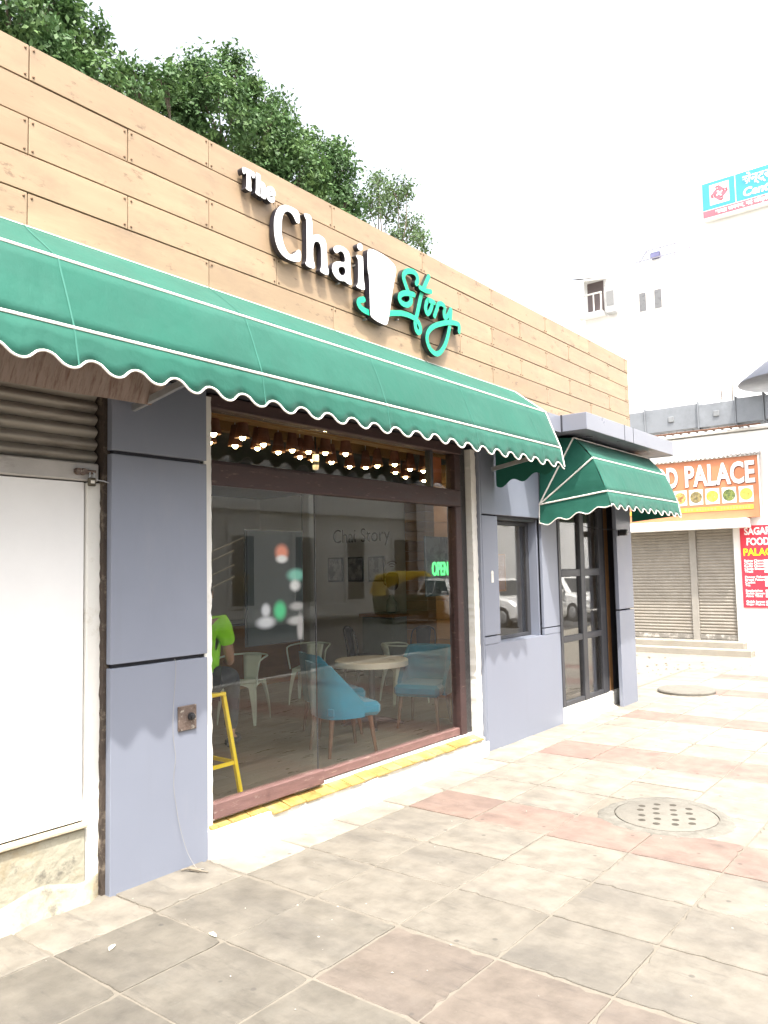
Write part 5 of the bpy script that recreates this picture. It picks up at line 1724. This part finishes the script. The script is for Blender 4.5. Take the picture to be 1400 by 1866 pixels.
def car(label, loc, rz, h=1.0, paint=m_carw):
    t = thing('parked_car', label, 'car', loc, rz, 'cars parked along the kerb')
    low = [(-1.95, .30), (-1.98, .55), (-1.90, .86), (-1.55, .93), (.75, .95), (1.55, .84), (1.86, .70), (1.95, .50), (1.93, .28), (1.55, .22), (-1.6, .22)]
    g = G()
    prism_y(g, [(x, z * h) for x, z in low], -.83, .83)
    g.build('body', paint, t, local=True, bevel=.07)
    cab0 = [(-1.78, .90), (1.02, .93)]
    g = G()
    z0, z1 = .90 * h, 1.47 * h
    g.hexa([(-1.86, -.79, z0), (1.05, -.79, z0), (1.05, .79, z0), (-1.86, .79, z0)], [(-1.45, -.60, z1), (.28, -.60, z1), (.28, .60, z1), (-1.45, .60, z1)])
    g.build('roof', paint, t, local=True, bevel=.06)

    def q(a, b, c_, d, nm):
        G().add([a, b, c_, d], [(0, 1, 2, 3)]).build(nm, m_carg, t, local=True, fix=False).modifiers.new('s', 'SOLIDIFY').thickness = .006
    e = .012
    zt, zb = z1 - .07, z0 + .06
    k0, k1 = .10, .88
    X0 = lambda u: 1.05 + (.28 - 1.05) * u + e
    Xb = lambda u: -1.86 + (-1.45 + 1.86) * u - e
    Yw = lambda u: .79 + (.60 - .79) * u
    q((X0(k0), -Yw(k0) + .10, z0 + (z1 - z0) * k0), (X0(k0), Yw(k0) - .10, z0 + (z1 - z0) * k0), (X0(k1), Yw(k1) - .10, z0 + (z1 - z0) * k1), (X0(k1), -Yw(k1) + .10, z0 + (z1 - z0) * k1), 'windscreen')
    q((Xb(k0), -Yw(k0) + .10, z0 + (z1 - z0) * k0), (Xb(k0), Yw(k0) - .10, z0 + (z1 - z0) * k0), (Xb(k1), Yw(k1) - .10, z0 + (z1 - z0) * k1), (Xb(k1), -Yw(k1) + .10, z0 + (z1 - z0) * k1), 'rear_window')
    for s in (1, -1):
        for (a, b, c_, d) in (((-.38), .80, .26, -.38), ((-1.60), -.46, -.46, -1.36)):
            q((a, s * (Yw(k0) + e), z0 + (z1 - z0) * k0), (b, s * (Yw(k0) + e), z0 + (z1 - z0) * k0), (c_, s * (Yw(k1) + e), z0 + (z1 - z0) * k1), (d, s * (Yw(k1) + e), z0 + (z1 - z0) * k1), 'side_window')
        G().box(.62, .80, s * .90 - .08, s * .90 + .08, .93 * h, 1.05 * h).build('wing_mirror', paint, t, local=True, bevel=.03)
        G().box(1.70, 1.925, s * .62 - .16, s * .62 + .16, .60 * h, .74 * h).build('headlight', m_lampg, t, local=True, bevel=.03)
        G().box(-1.965, -1.86, s * .68 - .12, s * .68 + .12, .62 * h, .82 * h).build('tail_light', M('red lamp', (.4, .02, .02), .2, 0, bump=0) if 'red lamp' not in bpy.data.materials else bpy.data.materials['red lamp'], t, local=True, bevel=.02)
        for xx in (1.22, -1.25):
            g = G().lathe([(.0001, .095), (.20, .09), (.31, .085), (.31, -.085), (.20, -.09), (.0001, -.095)], n=24)
            g.v = [(xx + x, s * .76 + z, .31 + y) for x, y, z in g.v]
            w_ = g.build('wheel', m_tyre, t, local=True, smooth=True, angle=35)
            g = G().lathe([(.19, .0), (.17, .012), (.05, .02), (.0001, .022)], n=18)
            g.v = [(xx + x, s * (.852 + z), .31 + y) for x, y, z in g.v]
            g.build('hubcap', m_steel, w_, local=True, smooth=True)
    G().box(1.90, 1.965, -.42, .42, .48 * h, .62 * h).build('grille', m_blackpl, t, local=True, bevel=.02)
    G().box(1.945, 1.975, -.26, .26, .33 * h, .43 * h).build('number_plate', m_pipe, t, local=True)
    return t


c1 = car('white hatchback mirrored in the glazed door panes', (25.5, -7.7, -.012), math.pi / 2 + .5)
dup(c1, (22.2, -8.4, -.012), math.pi / 2 + .35, 'white car mirrored in the narrow side window')
dup(c1, (23.6, -10.9, -.012), math.pi / 2 + .5, 'white car mirrored at the right end of the shop window')
dup(c1, (31.0, -8.2, -.012), math.pi / 2 + .2, 'white car mirrored behind the hatchback in the door panes')

ar = thing('auto_rickshaw', 'yellow and green three wheeled taxi mirrored in the shop window', 'auto rickshaw', (21.8, -11.6, -.012), 1.0)
m_ay = M('rickshaw yellow', (.72, .50, .03), .4, .05, bump=.02)
m_ag = M('rickshaw green', (.015, .055, .03), .4, .05, bump=.02)
g = G()
prism_y(g, [(-1.25, .35), (-1.30, .95), (.55, .95), (.62, .40), (.35, .28), (-1.1, .28)], -.62, .62)
prism_y(g, [(.45, .30), (.60, .98), (.95, .92), (1.15, .55), (1.05, .35)], -.42, .42)
g.build('body', m_ag, ar, local=True, bevel=.05)
g = G()
prism_y(g, [(-1.30, 1.30), (-1.15, 1.66), (-.6, 1.76), (.45, 1.74), (.68, 1.60), (.66, 1.54), (.4, 1.60), (-1.2, 1.58)], -.64, .64)
prism_y(g, [(-1.32, .96), (-1.28, 1.40), (-1.15, 1.62), (-.85, 1.62), (-.85, .96)], -.63, .63)
g.build('canopy', m_ay, ar, local=True, bevel=.03)
G().hexa([(.56, -.56, .98), (.60, -.56, .98), (.60, .56, .98), (.56, .56, .98)], [(.52, -.50, 1.56), (.55, -.50, 1.56), (.55, .50, 1.56), (.52, .50, 1.56)]).build('windscreen', m_carg, ar, local=True)
for x_, y_ in ((.88, 0), (-.85, .55), (-.85, -.55)):
    g = G().lathe([(.0001, .05), (.2, .05), (.2, -.05), (.0001, -.05)], n=18)
    g.v = [(x_ + a, y_ + c_, .20 + b) for a, b, c_ in g.v]
    g.build('wheel', m_tyre, ar, local=True, smooth=True, angle=35)
for s in (.58, -.58):
    G().tube([(.58, s, .95), (.52, s * .95, 1.58)], .02, 6).build('post', m_black, ar, local=True)
G().tube([(1.10, 0, .82), (1.17, 0, .82)], [.07, .08], 12).build('headlight', m_lampg, ar, local=True)

ob = thing('colonnade_building', 'long pale two storey building mirrored in the cafe glass', 'building', (20, -16.3, 0))
m_pale = M('pale stucco', (.78, .76, .72), .85, .07, 1.2, bump=.1, dirt=[((.42, .39, .35), 1.0, .55, .75, .5, (1, 1, .5))])
G().box(-25, 85, -24, -16.5, -.1, 7.8).build('wall', m_pale, ob)
for z0, z1, d in ((7.6, 8.1, .45), (4.0, 4.25, .30), (.0, .5, .12)):
    G().box(-25, 85, -16.498, -16.5 + d, z0, z1).build('cornice', m_pale, ob, bevel=.02)
wme, pme = None, None
for k in range(34):
    x = -22 + k * 3.1
    for z0, z1 in ((.55, 3.2), (5.0, 6.9)):
        G().box(x - .62, x + .62, -16.497, -16.38, z0, z1).build('window', m_pale, ob)
        G().box(x - .50, x + .50, -16.379, -16.372, z0 + .1, z1 - .1).build('pane', m_carg, ob)
# wall lanterns on brackets
ln_ = thing('wall_lantern', 'black wall lantern mirrored in the right part of the shop window', 'lantern', (30.5, -15.9, 2.9), group='black lanterns on the colonnade')
g = G()
g.lathe([(.10, 0), (.20, .08), (.24, .55)], n=6)
g.lathe([(.30, .56), (.12, .82), (.05, .86), (.03, 1.02), (.0001, 1.05)], n=6)
g.build('cage', m_blackpl, ln_, local=True)
G().tube(catmull([(0, -.55, -.25), (0, -.35, -.12), (0, -.1, -.18), (0, 0, .0)], 4), .035, 6).build('bracket', m_blackpl, ln_, local=True)
dup(ln_, (44.5, -15.9, 2.9), 0, 'black wall lantern mirrored in the left door panes')
dup(ln_, (50.0, -15.9, 2.9), 0, 'black wall lantern mirrored in the right door panes')
